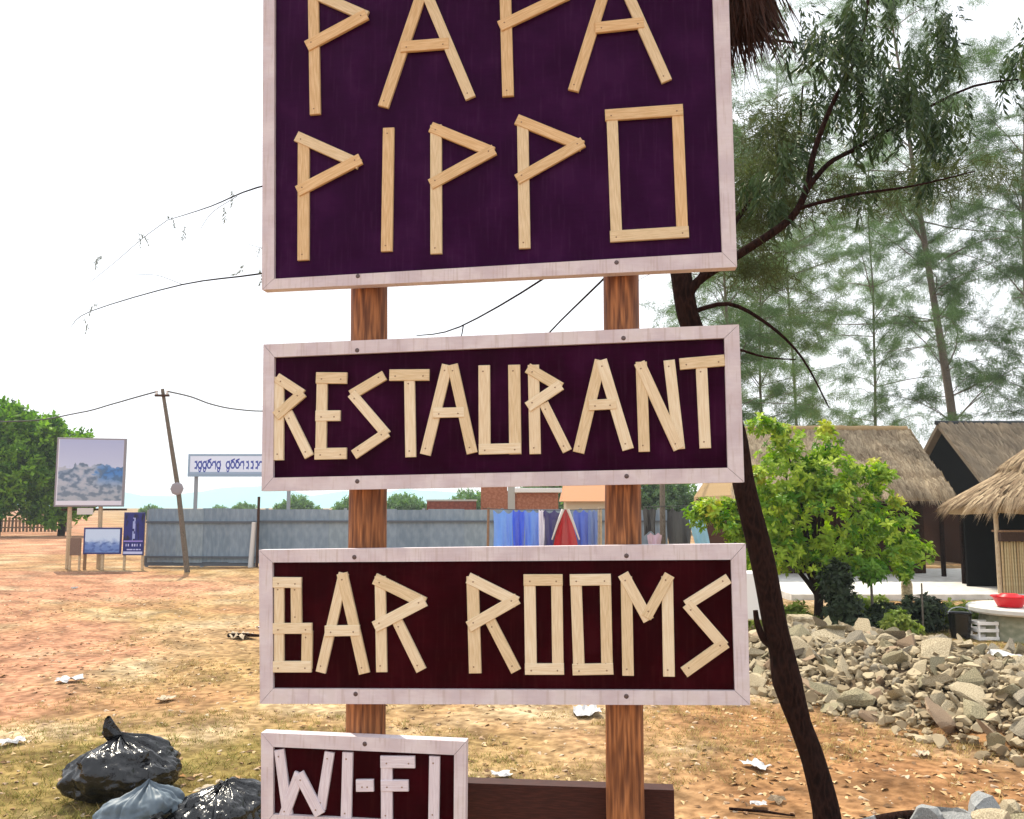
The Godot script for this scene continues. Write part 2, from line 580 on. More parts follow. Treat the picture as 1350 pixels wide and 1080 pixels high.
# ---------------------------------------------------------------- the sign
func slat(parent: Node, d: Array, m: Material, zf: float, i: int) -> void:
	var a := Vector3(d[0] / 1000.0, d[1] / 1000.0, 0)
	var b := Vector3(d[2] / 1000.0, d[3] / 1000.0, 0)
	var along := b - a
	var l := along.length()
	var w: float = d[4] / 1000.0
	var shift := 0.37 * ((i * 7) % 11)
	var st := new_st()
	var h := w / 2.0
	var x0 := -l / 2.0 + shift
	var x1 := l / 2.0 + shift
	slab_from(st, [Vector3(x0, -h, 0.004), Vector3(x1, -h, 0.004), Vector3(x1, h, 0.004), Vector3(x0, h, 0.004)], -0.005, 0.0012)
	var o := obj("letter_slat", done(st), m, parent)
	var ang := atan2(along.y, along.x)
	o.rotation.z = ang
	var mid := (a + b) / 2.0
	o.position = mid - Vector3(cos(ang), sin(ang), 0) * shift + Vector3(0, 0, zf + 0.0022 * d[5])

func signboard(parent: Node, slats: Array, frame: Array, screws: Array, label: String, panel_m: Material, slat_ms: Array) -> void:
	var P := func(q: Array, z: float) -> Vector3: return Vector3(q[0] / 1000.0, q[1] / 1000.0, z)
	var o: Array = frame[0]
	var n: Array = frame[1]
	# panel, its front 12 mm behind the frame
	var st := new_st()
	var g := 0.006
	slab_from(st, [P.call(n[3], -0.012) + Vector3(-g, -g, 0), P.call(n[2], -0.012) + Vector3(g, -g, 0), P.call(n[1], -0.012) + Vector3(g, g, 0), P.call(n[0], -0.012) + Vector3(-g, g, 0)], -0.026)
	var panel := obj("signboard", done(st), panel_m, parent)
	panel.set_meta("label", label)
	# four mitred rails
	for k in 4:
		var j := (k + 1) % 4
		var rs := new_st()
		var f := [P.call(o[k], 0.0), P.call(n[k], 0.0), P.call(n[j], 0.0), P.call(o[j], 0.0)]
		rs.set_smooth_group(-1)
		var c := []
		var back := []
		for q in f:
			c.append(q)
			back.append(Vector3(q.x, q.y, -0.034))
		var e: Vector3 = (c[2] - c[1]).normalized() * 0.0006
		c[0] += e; c[1] += e; c[2] -= e; c[3] -= e
		back[0] += e; back[1] += e; back[2] -= e; back[3] -= e
		quad(rs, c[0], c[1], c[2], c[3])
		quad(rs, back[3], back[2], back[1], back[0])
		for i in 4:
			quad(rs, back[i], back[(i + 1) % 4], c[(i + 1) % 4], c[i])
		obj("frame_rail", done(rs), M.frame_h if k % 2 == 0 else M.frame_v, panel)
	var i := 0
	for d in slats:
		slat(panel, d, slat_ms[i % slat_ms.size()], -0.012 + 0.005, i)
		i += 1
	# little nail heads at the ends of the slats
	var ns := new_st()
	for d in slats:
		var a := Vector3(d[0] / 1000.0, d[1] / 1000.0, 0)
		var b := Vector3(d[2] / 1000.0, d[3] / 1000.0, 0)
		var u := (b - a).normalized()
		for q in [a + u * 0.016, b - u * 0.016]:
			var z: float = -0.007 + 0.004 + 0.0022 * d[5]
			lathe_z(ns, q + Vector3(u.y, -u.x, 0) * 0.003, z, 0.0022, 0.0012)
	kind(obj("nail_heads", done(ns), M.nail, panel), "stuff")
	for q in screws:
		var ss := new_st()
		lathe_z(ss, P.call(q, 0), 0.0, 0.0062, 0.002)
		obj("screw", done(ss), M.screw, panel)

func lathe_z(st: SurfaceTool, c: Vector3, z: float, r: float, t: float) -> void:
	st.set_smooth_group(-1)
	var top := Vector3(c.x, c.y, z + t)
	for k in 8:
		var a := TAU * k / 8
		var b := TAU * (k + 1) / 8
		var p := Vector3(c.x + cos(a) * r, c.y + sin(a) * r, z)
		var q := Vector3(c.x + cos(b) * r, c.y + sin(b) * r, z)
		var p2 := p.lerp(top, 0.3) + Vector3(0, 0, t * 0.5)
		var q2 := q.lerp(top, 0.3) + Vector3(0, 0, t * 0.5)
		quad(st, p, q, q2, p2)
		tri(st, p2, q2, top)

func build_sign() -> void:
	var s := thing("signpost", "tall wooden signpost carrying four dark framed boards with slat lettering", "signpost", Vector3(-0.029, 0.0, -2.24), deg_to_rad(-6.3))
	var jobs := [[Vector3(-0.348, -0.3, -0.088), Vector3(-0.39, 3.5, -0.084), 0.0505], [Vector3(0.302, -0.3, -0.088), Vector3(0.317, 3.5, -0.084), 0.0475]]
	for q in jobs:
		var pts := []
		var rad := []
		for i in 40:
			var t := i / 39.0
			pts.append((q[0] as Vector3).lerp(q[1], t) + Vector3(noise_a.get_noise_1d(t * 300.0) * 0.006, 0, 0))
			rad.append(q[2] * lerpf(1.04, 0.95, t))
		obj("post", tube_mesh(pts, rad, 28, 0.05), M.post, s)
	var st := new_st()
	box(st, Vector3(0.155, 0.793, -0.17), Vector3(0.55, 0.1, 0.05))
	obj("crossbeam", done(st), M.beam, s)
	signboard(s, SLATS_TOP, FRAME_TOP, SCREWS_TOP, "largest and topmost board, two rows of wooden letters on dark purple with sky sheen coloured in", M.panel_top, [M.slat_shaded, M.slat_c, M.slat_shaded_b])
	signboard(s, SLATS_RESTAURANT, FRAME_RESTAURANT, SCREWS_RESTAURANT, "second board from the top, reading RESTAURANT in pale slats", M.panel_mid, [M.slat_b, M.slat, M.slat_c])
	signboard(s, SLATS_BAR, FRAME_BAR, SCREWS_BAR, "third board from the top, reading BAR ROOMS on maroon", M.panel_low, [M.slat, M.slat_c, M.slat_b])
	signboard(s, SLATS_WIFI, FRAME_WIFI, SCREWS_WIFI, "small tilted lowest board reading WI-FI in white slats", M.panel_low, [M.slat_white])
	# small thatched roof above the boards, its back eave hanging past the top board
	var r := new_st()
	var rx0 := -0.5
	var rx1 := 0.75
	var top := [Vector3(rx0, 3.62, -0.12), Vector3(rx1, 3.62, -0.12)]
	slab_from(r, [Vector3(rx0, 3.4, 0.3), Vector3(rx1, 3.4, 0.3), top[1], top[0]], -0.2)
	quad(r, Vector3(rx1, 3.15, -0.5), Vector3(rx0, 3.15, -0.5), top[0], top[1])
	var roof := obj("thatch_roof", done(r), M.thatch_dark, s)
	rng.seed = 61
	var b := straw_bundle(12, 0.26, 0.007, 0.05, 62)
	var xf := []
	var cols := []
	for i in 900:
		var u := rng.randf()
		var p := Vector3(rng.randf_range(rx0, rx1 + 0.02), 3.62 - 0.47 * u, -0.12 - 0.4 * u)
		var dirx := rng.randf_range(-0.25, 0.35)
		xf.append(Transform3D(Basis(Vector3.BACK, dirx) * Basis(Vector3.UP, PI + rng.randf_range(-0.6, 0.6)) * Basis(Vector3.RIGHT, rng.randf_range(-0.3, 0.5)), p))
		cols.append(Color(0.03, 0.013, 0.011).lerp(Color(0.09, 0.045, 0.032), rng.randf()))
	for i in 240:
		var p := Vector3(rng.randf_range(rx1 - 0.2, rx1 - 0.02), rng.randf_range(3.13, 3.6), rng.randf_range(-0.5, -0.12))
		xf.append(Transform3D(Basis(Vector3.BACK, rng.randf_range(-0.2, 0.35)) * Basis(Vector3.UP, rng.randf() * TAU) * Basis.from_scale(Vector3(0.8, rng.randf_range(0.5, 1.0), 1)), p))
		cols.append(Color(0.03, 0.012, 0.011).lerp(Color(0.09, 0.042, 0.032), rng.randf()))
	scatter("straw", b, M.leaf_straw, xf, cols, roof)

# ---------------------------------------------------------------- trees
func leaning_tree() -> void:
	var t := thing("leaning_tree", "dark leaning tree trunk just behind the signs, with drooping leafy boughs", "tree", Vector3(1.54, 0, -4.5))
	var o := Vector3(1.54, 0, -4.5)
	var tp := [Vector3(1.55, -0.15, -4.5), Vector3(1.545, 0.06, -4.5), Vector3(1.49, 0.31, -4.5), Vector3(1.43, 0.49, -4.5), Vector3(1.375, 0.69, -4.5), Vector3(1.352, 0.83, -4.5), Vector3(1.32, 0.98, -4.5), Vector3(1.27, 1.28, -4.5), Vector3(1.19, 1.67, -4.52), Vector3(1.16, 1.94, -4.55), Vector3(1.07, 2.25, -4.6), Vector3(0.95, 2.53, -4.6), Vector3(0.91, 2.76, -4.6), Vector3(0.88, 3.1, -4.65), Vector3(0.88, 3.52, -4.7), Vector3(0.92, 4.03, -4.7), Vector3(0.98, 4.7, -4.8), Vector3(1.02, 5.4, -4.9)]
	for i in tp.size():
		tp[i] -= o
	var rr := [0.078, 0.067, 0.058, 0.055, 0.072, 0.059, 0.058, 0.058, 0.056, 0.055, 0.053, 0.056, 0.054, 0.048, 0.04, 0.033, 0.024, 0.012]
	var pts := smooth_path(tp, 5)
	var rad := []
	for i in rr.size() - 1:
		for k in 5:
			rad.append(lerpf(rr[i], rr[i + 1], k / 5.0))
	rad.append(rr[rr.size() - 1])
	obj("trunk", tube_mesh(pts, rad, 16, 0.16), M.bark_dark, t)
	var br := []
	br.append([[Vector3(1.335, 0.86, -4.5), Vector3(1.27, 0.89, -4.5), Vector3(1.235, 0.97, -4.5), Vector3(1.225, 1.04, -4.5)], 0.022, 0.012])
	br.append([[Vector3(0.92, 2.6, -4.6), Vector3(0.98, 2.74, -4.55), Vector3(1.2, 2.88, -4.5), Vector3(1.46, 3.06, -4.5), Vector3(1.56, 3.23, -4.5), Vector3(1.61, 3.44, -4.5), Vector3(1.71, 3.69, -4.5), Vector3(1.88, 4.03, -4.5), Vector3(1.96, 4.5, -4.5)], 0.027, 0.008])
	br.append([[Vector3(1.56, 3.23, -4.5), Vector3(1.72, 3.41, -4.6), Vector3(1.9, 3.53, -4.7), Vector3(2.2, 3.72, -4.8), Vector3(2.7, 4.0, -4.9), Vector3(3.2, 4.1, -5.0)], 0.016, 0.005])
	br.append([[Vector3(1.5, 3.12, -4.5), Vector3(1.75, 3.16, -4.4), Vector3(2.05, 3.19, -4.35), Vector3(2.35, 3.25, -4.3)], 0.011, 0.003])
	br.append([[Vector3(1.0, 2.77, -4.55), Vector3(1.18, 3.05, -4.6), Vector3(1.34, 3.26, -4.7), Vector3(1.6, 3.55, -4.8), Vector3(1.7, 4.0, -4.9)], 0.017, 0.005])
	br.append([[Vector3(0.94, 2.58, -4.6), Vector3(1.13, 2.61, -4.5), Vector3(1.32, 2.49, -4.45), Vector3(1.47, 2.31, -4.4), Vector3(1.6, 2.05, -4.4)], 0.014, 0.003])
	br.append([[Vector3(1.02, 2.42, -4.6), Vector3(1.14, 2.38, -4.5), Vector3(1.3, 2.32, -4.45), Vector3(1.44, 2.3, -4.4)], 0.01, 0.003])
	br.append([[Vector3(0.88, 3.4, -4.7), Vector3(0.6, 3.15, -4.8), Vector3(0.17, 2.82, -4.8), Vector3(-0.29, 2.55, -4.8), Vector3(-0.53, 2.5, -4.8)], 0.009, 0.0025])
	br.append([[Vector3(-0.27, 2.56, -4.8), Vector3(-0.28, 2.5, -4.8), Vector3(-0.3, 2.45, -4.8)], 0.004, 0.002])
	br.append([[Vector3(0.88, 3.1, -4.65), Vector3(0.7, 3.0, -4.75), Vector3(0.49, 2.8, -4.8), Vector3(0.21, 2.52, -4.8), Vector3(0.1, 2.36, -4.8)], 0.009, 0.0025])
	br.append([[Vector3(0.88, 3.45, -4.7), Vector3(0.4, 3.35, -4.8), Vector3(-0.32, 3.1, -4.8), Vector3(-1.0, 2.93, -4.8), Vector3(-1.42, 2.85, -4.8), Vector3(-1.84, 2.79, -4.8), Vector3(-2.34, 2.64, -4.8), Vector3(-2.45, 2.55, -4.8)], 0.010, 0.0011])
	br.append([[Vector3(0.9, 3.8, -4.7), Vector3(0.4, 3.8, -4.8), Vector3(-0.32, 3.62, -4.8), Vector3(-1.0, 3.45, -4.8), Vector3(-1.44, 3.35, -4.8), Vector3(-1.7, 3.24, -4.8), Vector3(-1.94, 3.16, -4.8)], 0.010, 0.0014])
	br.append([[Vector3(-1.94, 3.16, -4.8), Vector3(-2.08, 3.05, -4.8), Vector3(-2.22, 2.92, -4.8), Vector3(-2.36, 2.8, -4.8)], 0.0017, 0.001])
	br.append([[Vector3(-1.55, 3.3, -4.8), Vector3(-1.68, 3.2, -4.78), Vector3(-1.74, 3.1, -4.77)], 0.0016, 0.001])
	br.append([[Vector3(-1.25, 2.89, -4.8), Vector3(-1.36, 2.98, -4.8), Vector3(-1.48, 3.02, -4.8)], 0.0018, 0.001])
	br.append([[Vector3(-1.84, 2.79, -4.8), Vector3(-1.98, 2.84, -4.79), Vector3(-2.1, 2.84, -4.78)], 0.0014, 0.001])
	br.append([[Vector3(0.95, 4.4, -4.75), Vector3(1.4, 4.75, -4.3), Vector3(2.0, 4.8, -4.0), Vector3(2.6, 4.6, -3.9), Vector3(3.0, 4.3, -3.9)], 0.02, 0.005])
	br.append([[Vector3(0.9, 4.0, -4.7), Vector3(1.2, 4.3, -5.0), Vector3(1.7, 4.5, -5.3), Vector3(2.4, 4.5, -5.5)], 0.018, 0.004])
	var tips := []
	for q in br:
		var loc := []
		for p in q[0]:
			loc.append(p - o)
		var sp := smooth_path(loc, 4)
		obj("branch", tube_mesh(sp, radii(q[1], q[2], sp.size()), 7, 0.12), M.bark_dark, t)
	# hanging leaves
	rng.seed = 71
	var sprig := hanging_sprig(15, 0.22, 0.07, 0.016, 72)
	var xf := []
	var cols := []
	var zones := [[Vector3(1.75, 4.05, -4.5), Vector3(0.45, 0.42, 0.45), 280], [Vector3(2.1, 3.7, -4.6), Vector3(0.38, 0.28, 0.4), 260], [Vector3(2.35, 4.2, -4.5), Vector3(0.45, 0.45, 0.5), 170], [Vector3(1.55, 3.62, -4.6), Vector3(0.22, 0.25, 0.3), 45], [Vector3(2.95, 4.05, -4.6), Vector3(0.25, 0.38, 0.4), 120], [Vector3(1.3, 3.2, -4.6), Vector3(0.22, 0.22, 0.2), 26], [Vector3(2.0, 3.35, -4.5), Vector3(0.3, 0.12, 0.2), 22], [Vector3(1.7, 4.8, -4.4), Vector3(0.9, 0.35, 0.8), 300]]
	var xn := []
	var cn := []
	for zz in zones:
		var left: int = zz[2]
		while left > 0:
			var cp: Vector3 = zz[0] + rand_dir() * (zz[1] as Vector3) * sqrt(rng.randf())
			var n := rng.randi_range(5, 15)
			left -= int(n * 1.7)
			var cr := rng.randf_range(0.06, 0.13)
			for i in n:
				var p := cp + rand_dir() * Vector3(cr, cr * 0.7, cr) * sqrt(rng.randf())
				xf.append(Transform3D(Basis(Vector3.UP, rng.randf() * TAU) * Basis(Vector3.RIGHT, rng.randf_range(-0.6, 0.6)) * Basis.from_scale(Vector3.ONE * rng.randf_range(0.5, 1.05)), p - o))
				cols.append(Color(0.022, 0.05, 0.018).lerp(Color(0.075, 0.12, 0.04), rng.randf()))
	for zz in [[Vector3(1.35, 3.25, -4.8), Vector3(0.3, 0.3, 0.25), 240], [Vector3(1.55, 3.65, -4.9), Vector3(0.25, 0.3, 0.3), 200], [Vector3(1.9, 3.3, -4.8), Vector3(0.5, 0.12, 0.2), 110], [Vector3(1.3, 2.85, -4.7), Vector3(0.2, 0.12, 0.2), 60], [Vector3(2.5, 3.4, -4.8), Vector3(0.4, 0.15, 0.2), 90]]:
		for i in zz[2]:
			var p: Vector3 = zz[0] + rand_dir() * (zz[1] as Vector3) * sqrt(rng.randf())
			xn.append(Transform3D(Basis.from_euler(Vector3(rng.randf_range(-0.6, 0.6), rng.randf() * TAU, rng.randf_range(-0.8, 0.3))) * Basis.from_scale(Vector3.ONE * rng.randf_range(0.3, 0.6)), p - o))
			cn.append(Color(0.055, 0.07, 0.028).lerp(Color(0.11, 0.13, 0.05), rng.randf()))
	scatter("fine_foliage", M.mesh_needles, M.leaf_wispy, xn, cn, t)
	for q in [[Vector3(-1.9, 3.16, -4.8), 2], [Vector3(-1.62, 3.3, -4.8), 2], [Vector3(-1.45, 2.88, -4.8), 2], [Vector3(-2.35, 2.64, -4.8), 2], [Vector3(-2.1, 3.02, -4.8), 2], [Vector3(-2.25, 2.9, -4.8), 2], [Vector3(-1.36, 3.0, -4.8), 3]]:
		for i in q[1]:
			xf.append(Transform3D(Basis(Vector3.UP, rng.randf() * TAU) * Basis(Vector3.RIGHT, rng.randf_range(-0.9, 0.9)) * Basis.from_scale(Vector3.ONE * 0.4), q[0] - o + rand_dir() * 0.07))
			cols.append(Color(0.12, 0.13, 0.1))
	scatter("foliage", sprig, M.leaf_dark, xf, cols, t)

func wispy_tree(label: String, at: Vector3, height: float, lean: Vector3, r0: float, crown0: float, n_br: int, blen: float, sd: int, tint: Color) -> void:
	var t := thing("feathery_tree", label, "tree", at, 0.0, "feathery trees behind the huts")
	rng.seed = sd
	var pts := []
	for i in 9:
		var u := i / 8.0
		pts.append(Vector3(0, u * height, 0) + lean * u + Vector3(noise_a.get_noise_2d(u * 90.0, sd * 20.0), 0, noise_a.get_noise_2d(u * 90.0, sd * 31.0)) * 0.35)
	var sp := smooth_path(pts, 3)
	obj("trunk", tube_mesh(sp, radii(r0, 0.015, sp.size()), 7), M.bark_grey, t)
	var st := new_st()
	var xf := []
	var cols := []
	for i in n_br:
		var w := (i + rng.randf()) / n_br
		var u := crown0 + (1.0 - crown0) * w
		var k := clampi(int(u * (sp.size() - 1)), 0, sp.size() - 1)
		var a := i * 2.4 + rng.randf_range(-0.6, 0.6)
		var l := blen * (0.55 + 0.6 * sin(PI * clampf(w * 0.8 + 0.1, 0.0, 1.0))) * rng.randf_range(0.5, 1.25)
		var d := Vector3(cos(a), rng.randf_range(0.25, 1.3), sin(a)).normalized()
		var bp := []
		var bend := rand_dir() * 0.35 * l
		for j in 6:
			var v := j / 5.0
			bp.append(sp[k] + d * l * v + bend * v * (1.0 - v) * 2.0 + Vector3(0, -0.42 * l * v * v, 0))
		tube(st, bp, radii(0.008 + 0.004 * l, 0.003, 6), 4, 0.0, false)
		if rng.randf() < 0.12:
			continue
		# sprays gathered towards the outer half of each bough
		for j in int(3 + l * 2.0):
			var v := rng.randf_range(0.2, 1.0)
			var q: Vector3 = bp[int(v * 5.0)]
			var sd2 := (d + rand_dir() * 1.2 + Vector3(0, 0.1, 0)).normalized()
			var sl := l * 0.34 * rng.randf_range(0.3, 1.1)
			var n := int(4 + sl * 8.0)
			for m in n:
				var f := (m + rng.randf()) / n
				var p := q + sd2 * sl * f + Vector3(0, -0.35 * sl * f * f, 0)
				var dir := (sd2 * 0.8 + rand_dir() * 0.5 + Vector3(0, -0.25, 0)).normalized()
				var bs := Basis.looking_at(dir, Vector3.UP if absf(dir.y) < 0.95 else Vector3.RIGHT) * Basis(Vector3.UP, PI / 2)
				xf.append(Transform3D(bs.scaled(Vector3.ONE * rng.randf_range(0.6, 1.3)), p))
				cols.append((tint * 0.75).lerp(tint * 1.8, rng.randf()))
	# loose clouds of fine foliage between the boughs
	for i in int(n_br * 1.15):
		var u := crown0 + (1.05 - crown0) * rng.randf()
		var k := clampi(int(u * (sp.size() - 1)), 0, sp.size() - 1)
		var a := rng.randf() * TAU
		var cp: Vector3 = sp[k] + Vector3(cos(a), rng.randf_range(-0.2, 0.3), sin(a)) * blen * rng.randf_range(0.15, 1.15)
		var cr := rng.randf_range(0.2, 0.5)
		for m in rng.randi_range(10, 34):
			var bs := Basis.from_euler(Vector3(rng.randf_range(-0.4, 0.4), rng.randf() * TAU, rng.randf_range(-1.2, 0.1)))
			xf.append(Transform3D(bs.scaled(Vector3.ONE * rng.randf_range(0.6, 1.3)), cp + rand_dir() * Vector3(cr * 1.3, cr * 0.55, cr * 1.3) * sqrt(rng.randf())))
			cols.append(tint.lerp(tint * 1.8, rng.randf()))
	kind(obj("twigs", done(st), M.bark_grey, t), "stuff")
	scatter("foliage", M.mesh_needles, M.leaf_wispy, xf, cols, t)

func lumps(called: String, mesh: Mesh, mat: Material, blobs: Array, per: float, ca: Color, cb: Color, s0: float, s1: float, o: Vector3, parent: Node, shell := 0.45) -> void:
	var xf := []
	var cols := []
	for b in blobs:
		var c: Vector3 = b[0]
		var r: Vector3 = b[1]
		var n := int(per * (r.x * r.y + r.y * r.z + r.x * r.z))
		for i in n:
			var d := rand_dir()
			var q := lerpf(shell, 1.05, pow(rng.randf(), 0.6))
			var p := c + d * r * q
			var up := (d + Vector3(0, 0.7, 0) + rand_dir() * 0.4).normalized()
			var x := up.cross(rand_dir()).normalized()
			xf.append(Transform3D(Basis(x, up, x.cross(up)).scaled(Vector3.ONE * rng.randf_range(s0, s1)), p - o))
			cols.append(ca.lerp(cb, rng.randf()))
	scatter(called, mesh, mat, xf, cols, parent)

func build_bush() -> void:
	var o := Vector3(4.1, 0.0, -12.0)
	var t := thing("leafy_shrub", "bright green leafy shrub between the leaning trunk and the thatched huts", "shrub", o)
	rng.seed = 81
	var blobs := [[Vector3(4.2, 1.35, -12), Vector3(0.75, 0.65, 0.7)], [Vector3(3.7, 1.95, -11.9), Vector3(0.55, 0.42, 0.5)], [Vector3(3.75, 2.35, -12), Vector3(0.28, 0.3, 0.3)], [Vector3(4.3, 2.4, -12), Vector3(0.22, 0.28, 0.25)], [Vector3(4.35, 1.95, -12), Vector3(0.5, 0.35, 0.5)], [Vector3(4.95, 1.85, -12), Vector3(0.25, 0.28, 0.3)], [Vector3(5.0, 1.3, -11.9), Vector3(0.42, 0.38, 0.45)], [Vector3(5.35, 0.95, -11.9), Vector3(0.33, 0.2, 0.3)], [Vector3(3.45, 1.45, -12), Vector3(0.42, 0.5, 0.45)], [Vector3(3.5, 0.95, -11.9), Vector3(0.4, 0.32, 0.4)], [Vector3(4.4, 0.85, -11.8), Vector3(0.6, 0.28, 0.5)], [Vector3(2.85, 1.5, -12.2), Vector3(0.3, 0.2, 0.3)], [Vector3(3.0, 1.3, -12.1), Vector3(0.3, 0.18, 0.3)]]
	for i in 46:
		var bb: Array = blobs[i % blobs.size()]
		var d := rand_dir()
		d.y = minf(d.y, 0.5)
		blobs.append([bb[0] + d * (bb[1] as Vector3) * rng.randf_range(0.95, 1.25), Vector3.ONE * rng.randf_range(0.07, 0.17)])
	obj("trunk", tube_mesh([Vector3(0, -0.1, 0), Vector3(0.02, 0.3, 0), Vector3(-0.03, 0.8, 0.02), Vector3(0, 1.4, 0)], [0.07, 0.06, 0.05, 0.03], 8, 0.1), M.bark_dark, t)
	for k in 13:
		var p: Vector3 = blobs[k][0] - o
		obj("branch", tube_mesh(smooth_path([Vector3(0, 0.35, 0), Vector3(p.x * 0.35, 0.35 + (p.y - 0.35) * 0.5, p.z * 0.3), p]), radii(0.03, 0.008, 9), 5), M.bark_dark, t)
	lumps("foliage", M.mesh_rosette, M.leaf_bright, blobs, 225.0, Color(0.07, 0.22, 0.012), Color(0.55, 0.66, 0.08), 0.4, 0.9, o, t, 0.4)
	# young yellow shoots at the tips
	var tips := [[Vector3(3.72, 2.55, -12), Vector3(0.16, 0.16, 0.15)], [Vector3(4.3, 2.6, -12), Vector3(0.14, 0.13, 0.15)], [Vector3(4.98, 2.05, -12), Vector3(0.16, 0.14, 0.15)], [Vector3(2.72, 1.55, -12.1), Vector3(0.14, 0.14, 0.15)], [Vector3(5.2, 1.6, -12), Vector3(0.14, 0.08, 0.15)], [Vector3(3.3, 1.95, -11.8), Vector3(0.14, 0.14, 0.15)]]
	lumps("young_shoots", M.mesh_rosette, M.leaf_bright, tips, 420.0, Color(0.5, 0.56, 0.06), Color(0.6, 0.52, 0.08), 0.4, 0.7, o, t, 0.2)

func round_tree(label: String, at: Vector3, blobs: Array, per: float, ca: Color, cb: Color, sc: float, group: String, trunk_r := 0.2, called := "broad_tree") -> void:
	var t := thing(called, label, "tree", at, 0.0, group)
	var top: Vector3 = blobs[0][0]
	obj("trunk", tube_mesh([Vector3(0, -0.3, 0), Vector3(0.05, top.y * 0.4, 0), Vector3(top.x, top.y, top.z)], [trunk_r, trunk_r * 0.8, trunk_r * 0.4], 8), M.bark_dark, t)
	var st := new_st()
	for b in blobs:
		tube(st, [Vector3(0.03, top.y * 0.35, 0), (Vector3(0, top.y * 0.4, 0) + b[0]) * 0.5, b[0]], [trunk_r * 0.4, trunk_r * 0.25, trunk_r * 0.1], 5)
	obj("limbs", done(st), M.bark_dark, t)
	lumps("foliage", M.mesh_clump, M.leaf_tree, blobs, per, ca, cb, sc * 0.7, sc * 1.25, Vector3.ZERO, t, 0.35)

# ---------------------------------------------------------------- huts
func straw_on(parent: Node, a: Vector3, b: Vector3, c: Vector3, d: Vector3, rows: int, per_row: int, ca: Color, cb: Color, mesh: Mesh, lift := 0.06) -> void:
	# a-b ridge (left, right), d-c eave (left, right): straw bundles in courses down the slope
	var xf := []
	var cols := []
	for j in rows:
		var v := (j + 0.35) / rows
		for i in per_row:
			var u := rng.randf()
			var vv := clampf(v + rng.randf_range(-0.5, 0.5) / rows, 0.0, 1.0)
			var p := a.lerp(b, u).lerp(d.lerp(c, u), vv)
			var down := (d.lerp(c, u) - a.lerp(b, u)).normalized()
			var across := (b - a if (b - a).length() > 0.2 else c - d).normalized()
			across = (across - down * across.dot(down)).normalized()
			var n := down.cross(across).normalized()
			if n.y < 0.0:
				n = -n
			var y := (-down + n * lift * 2.0 + across * rng.randf_range(-0.16, 0.16)).normalized()
			var x := y.cross(n).normalized()
			xf.append(Transform3D(Basis(x, y, x.cross(y)).scaled(Vector3.ONE * rng.randf_range(0.75, 1.2)), p + n * 0.03))
			var tone := 0.5 + 0.5 * 1.1 * noise_a.get_noise_3d(p.x * 70.0, p.y * 260.0, p.z * 160.0) + rng.randf_range(-0.4, 0.4)
			cols.append(ca.lerp(cb, clampf(tone, 0.0, 1.0)))
	scatter("straw", mesh, M.leaf_straw, xf, cols, parent)

func roof_slab(a: Vector3, b: Vector3, c: Vector3, d: Vector3, thick: float) -> ArrayMesh:
	var st := new_st()
	st.set_smooth_group(-1)
	var h := Vector3(0, -thick, 0)
	quad(st, d, c, b, a)
	quad(st, a + h, b + h, c + h, d + h)
	quad(st, d + h, c + h, c, d)
	quad(st, a + h, d + h, d, a)
	quad(st, c + h, b + h, b, c)
	return done(st)

func hut_long() -> void:
	var o := Vector3(6.9, 0, -19.2)
	var t := thing("thatched_hut", "long low thatched hut with a dark open front behind the green shrub", "hut", o, 0.0, "thatched huts")
	rng.seed = 91
	var fl := Vector3(-2.4, 1.76, 1.2)
	var fr := Vector3(2.12, 1.76, 1.2)
	var bl := Vector3(-2.2, 1.76, -3.6)
	var br := Vector3(2.6, 1.76, -3.6)
	var r0 := Vector3(-1.6, 3.28, -1.2)
	var r1 := Vector3(2.3, 3.28, -1.2)
	var rp := obj("thatch_roof", roof_slab(r0, r1, fr, fl, 0.12), M.thatch, t)
	straw_on(rp, r0, r1, fr, fl, 9, 330, Color(0.2, 0.14, 0.085), Color(0.54, 0.43, 0.29), M.mesh_straw, 0.1)
	var back := obj("thatch_roof", roof_slab(r1, r0, bl, br, 0.12), M.thatch, t)
	var hip := obj("thatch_roof", roof_slab(r1, r1 + Vector3(0.02, 0, 0), br, fr, 0.12), M.thatch, t)
	straw_on(hip, r1, r1 + Vector3(0.05, 0, -0.05), br, fr, 7, 60, Color(0.3, 0.22, 0.12), Color(0.46, 0.36, 0.22), M.mesh_straw)
	obj("thatch_roof", roof_slab(r0, r0 + Vector3(-0.02, 0, 0), fl, bl, 0.12), M.thatch, t)
	var rs := []
	for i in 24:
		rs.append(r0.lerp(r1, i / 23.0) + Vector3(0, 0.02 + 0.03 * noise_a.get_noise_1d(i * 40.0), 0))
	obj("ridge_roll", tube_mesh(rs, radii(0.1, 0.1, 24), 8, 0.5), M.thatch, t)
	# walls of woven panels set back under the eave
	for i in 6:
		obj("woven_panel", M.mesh_woven, M.wall_shaded, t).position = Vector3(-1.95 + i * 0.71, 0.85, 0.15)
	obj("side_wall", box_mesh(Vector3(0.06, 1.7, 3.2)), M.wall_shaded, t).position = Vector3(2.0, 0.85, -1.6)
	obj("side_wall", box_mesh(Vector3(0.06, 1.7, 3.2)), M.wall_shaded, t).position = Vector3(-2.2, 0.85, -1.6)
	obj("back_wall", box_mesh(Vector3(4.2, 1.7, 0.06)), M.wall_shaded, t).position = Vector3(-0.1, 0.85, -3.2)
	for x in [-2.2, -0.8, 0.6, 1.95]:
		obj("post", tube_mesh([Vector3(x, 0, 0.95), Vector3(x, 1.75, 0.95)], [0.05, 0.045], 8, 0.1), M.bark_dark, t)

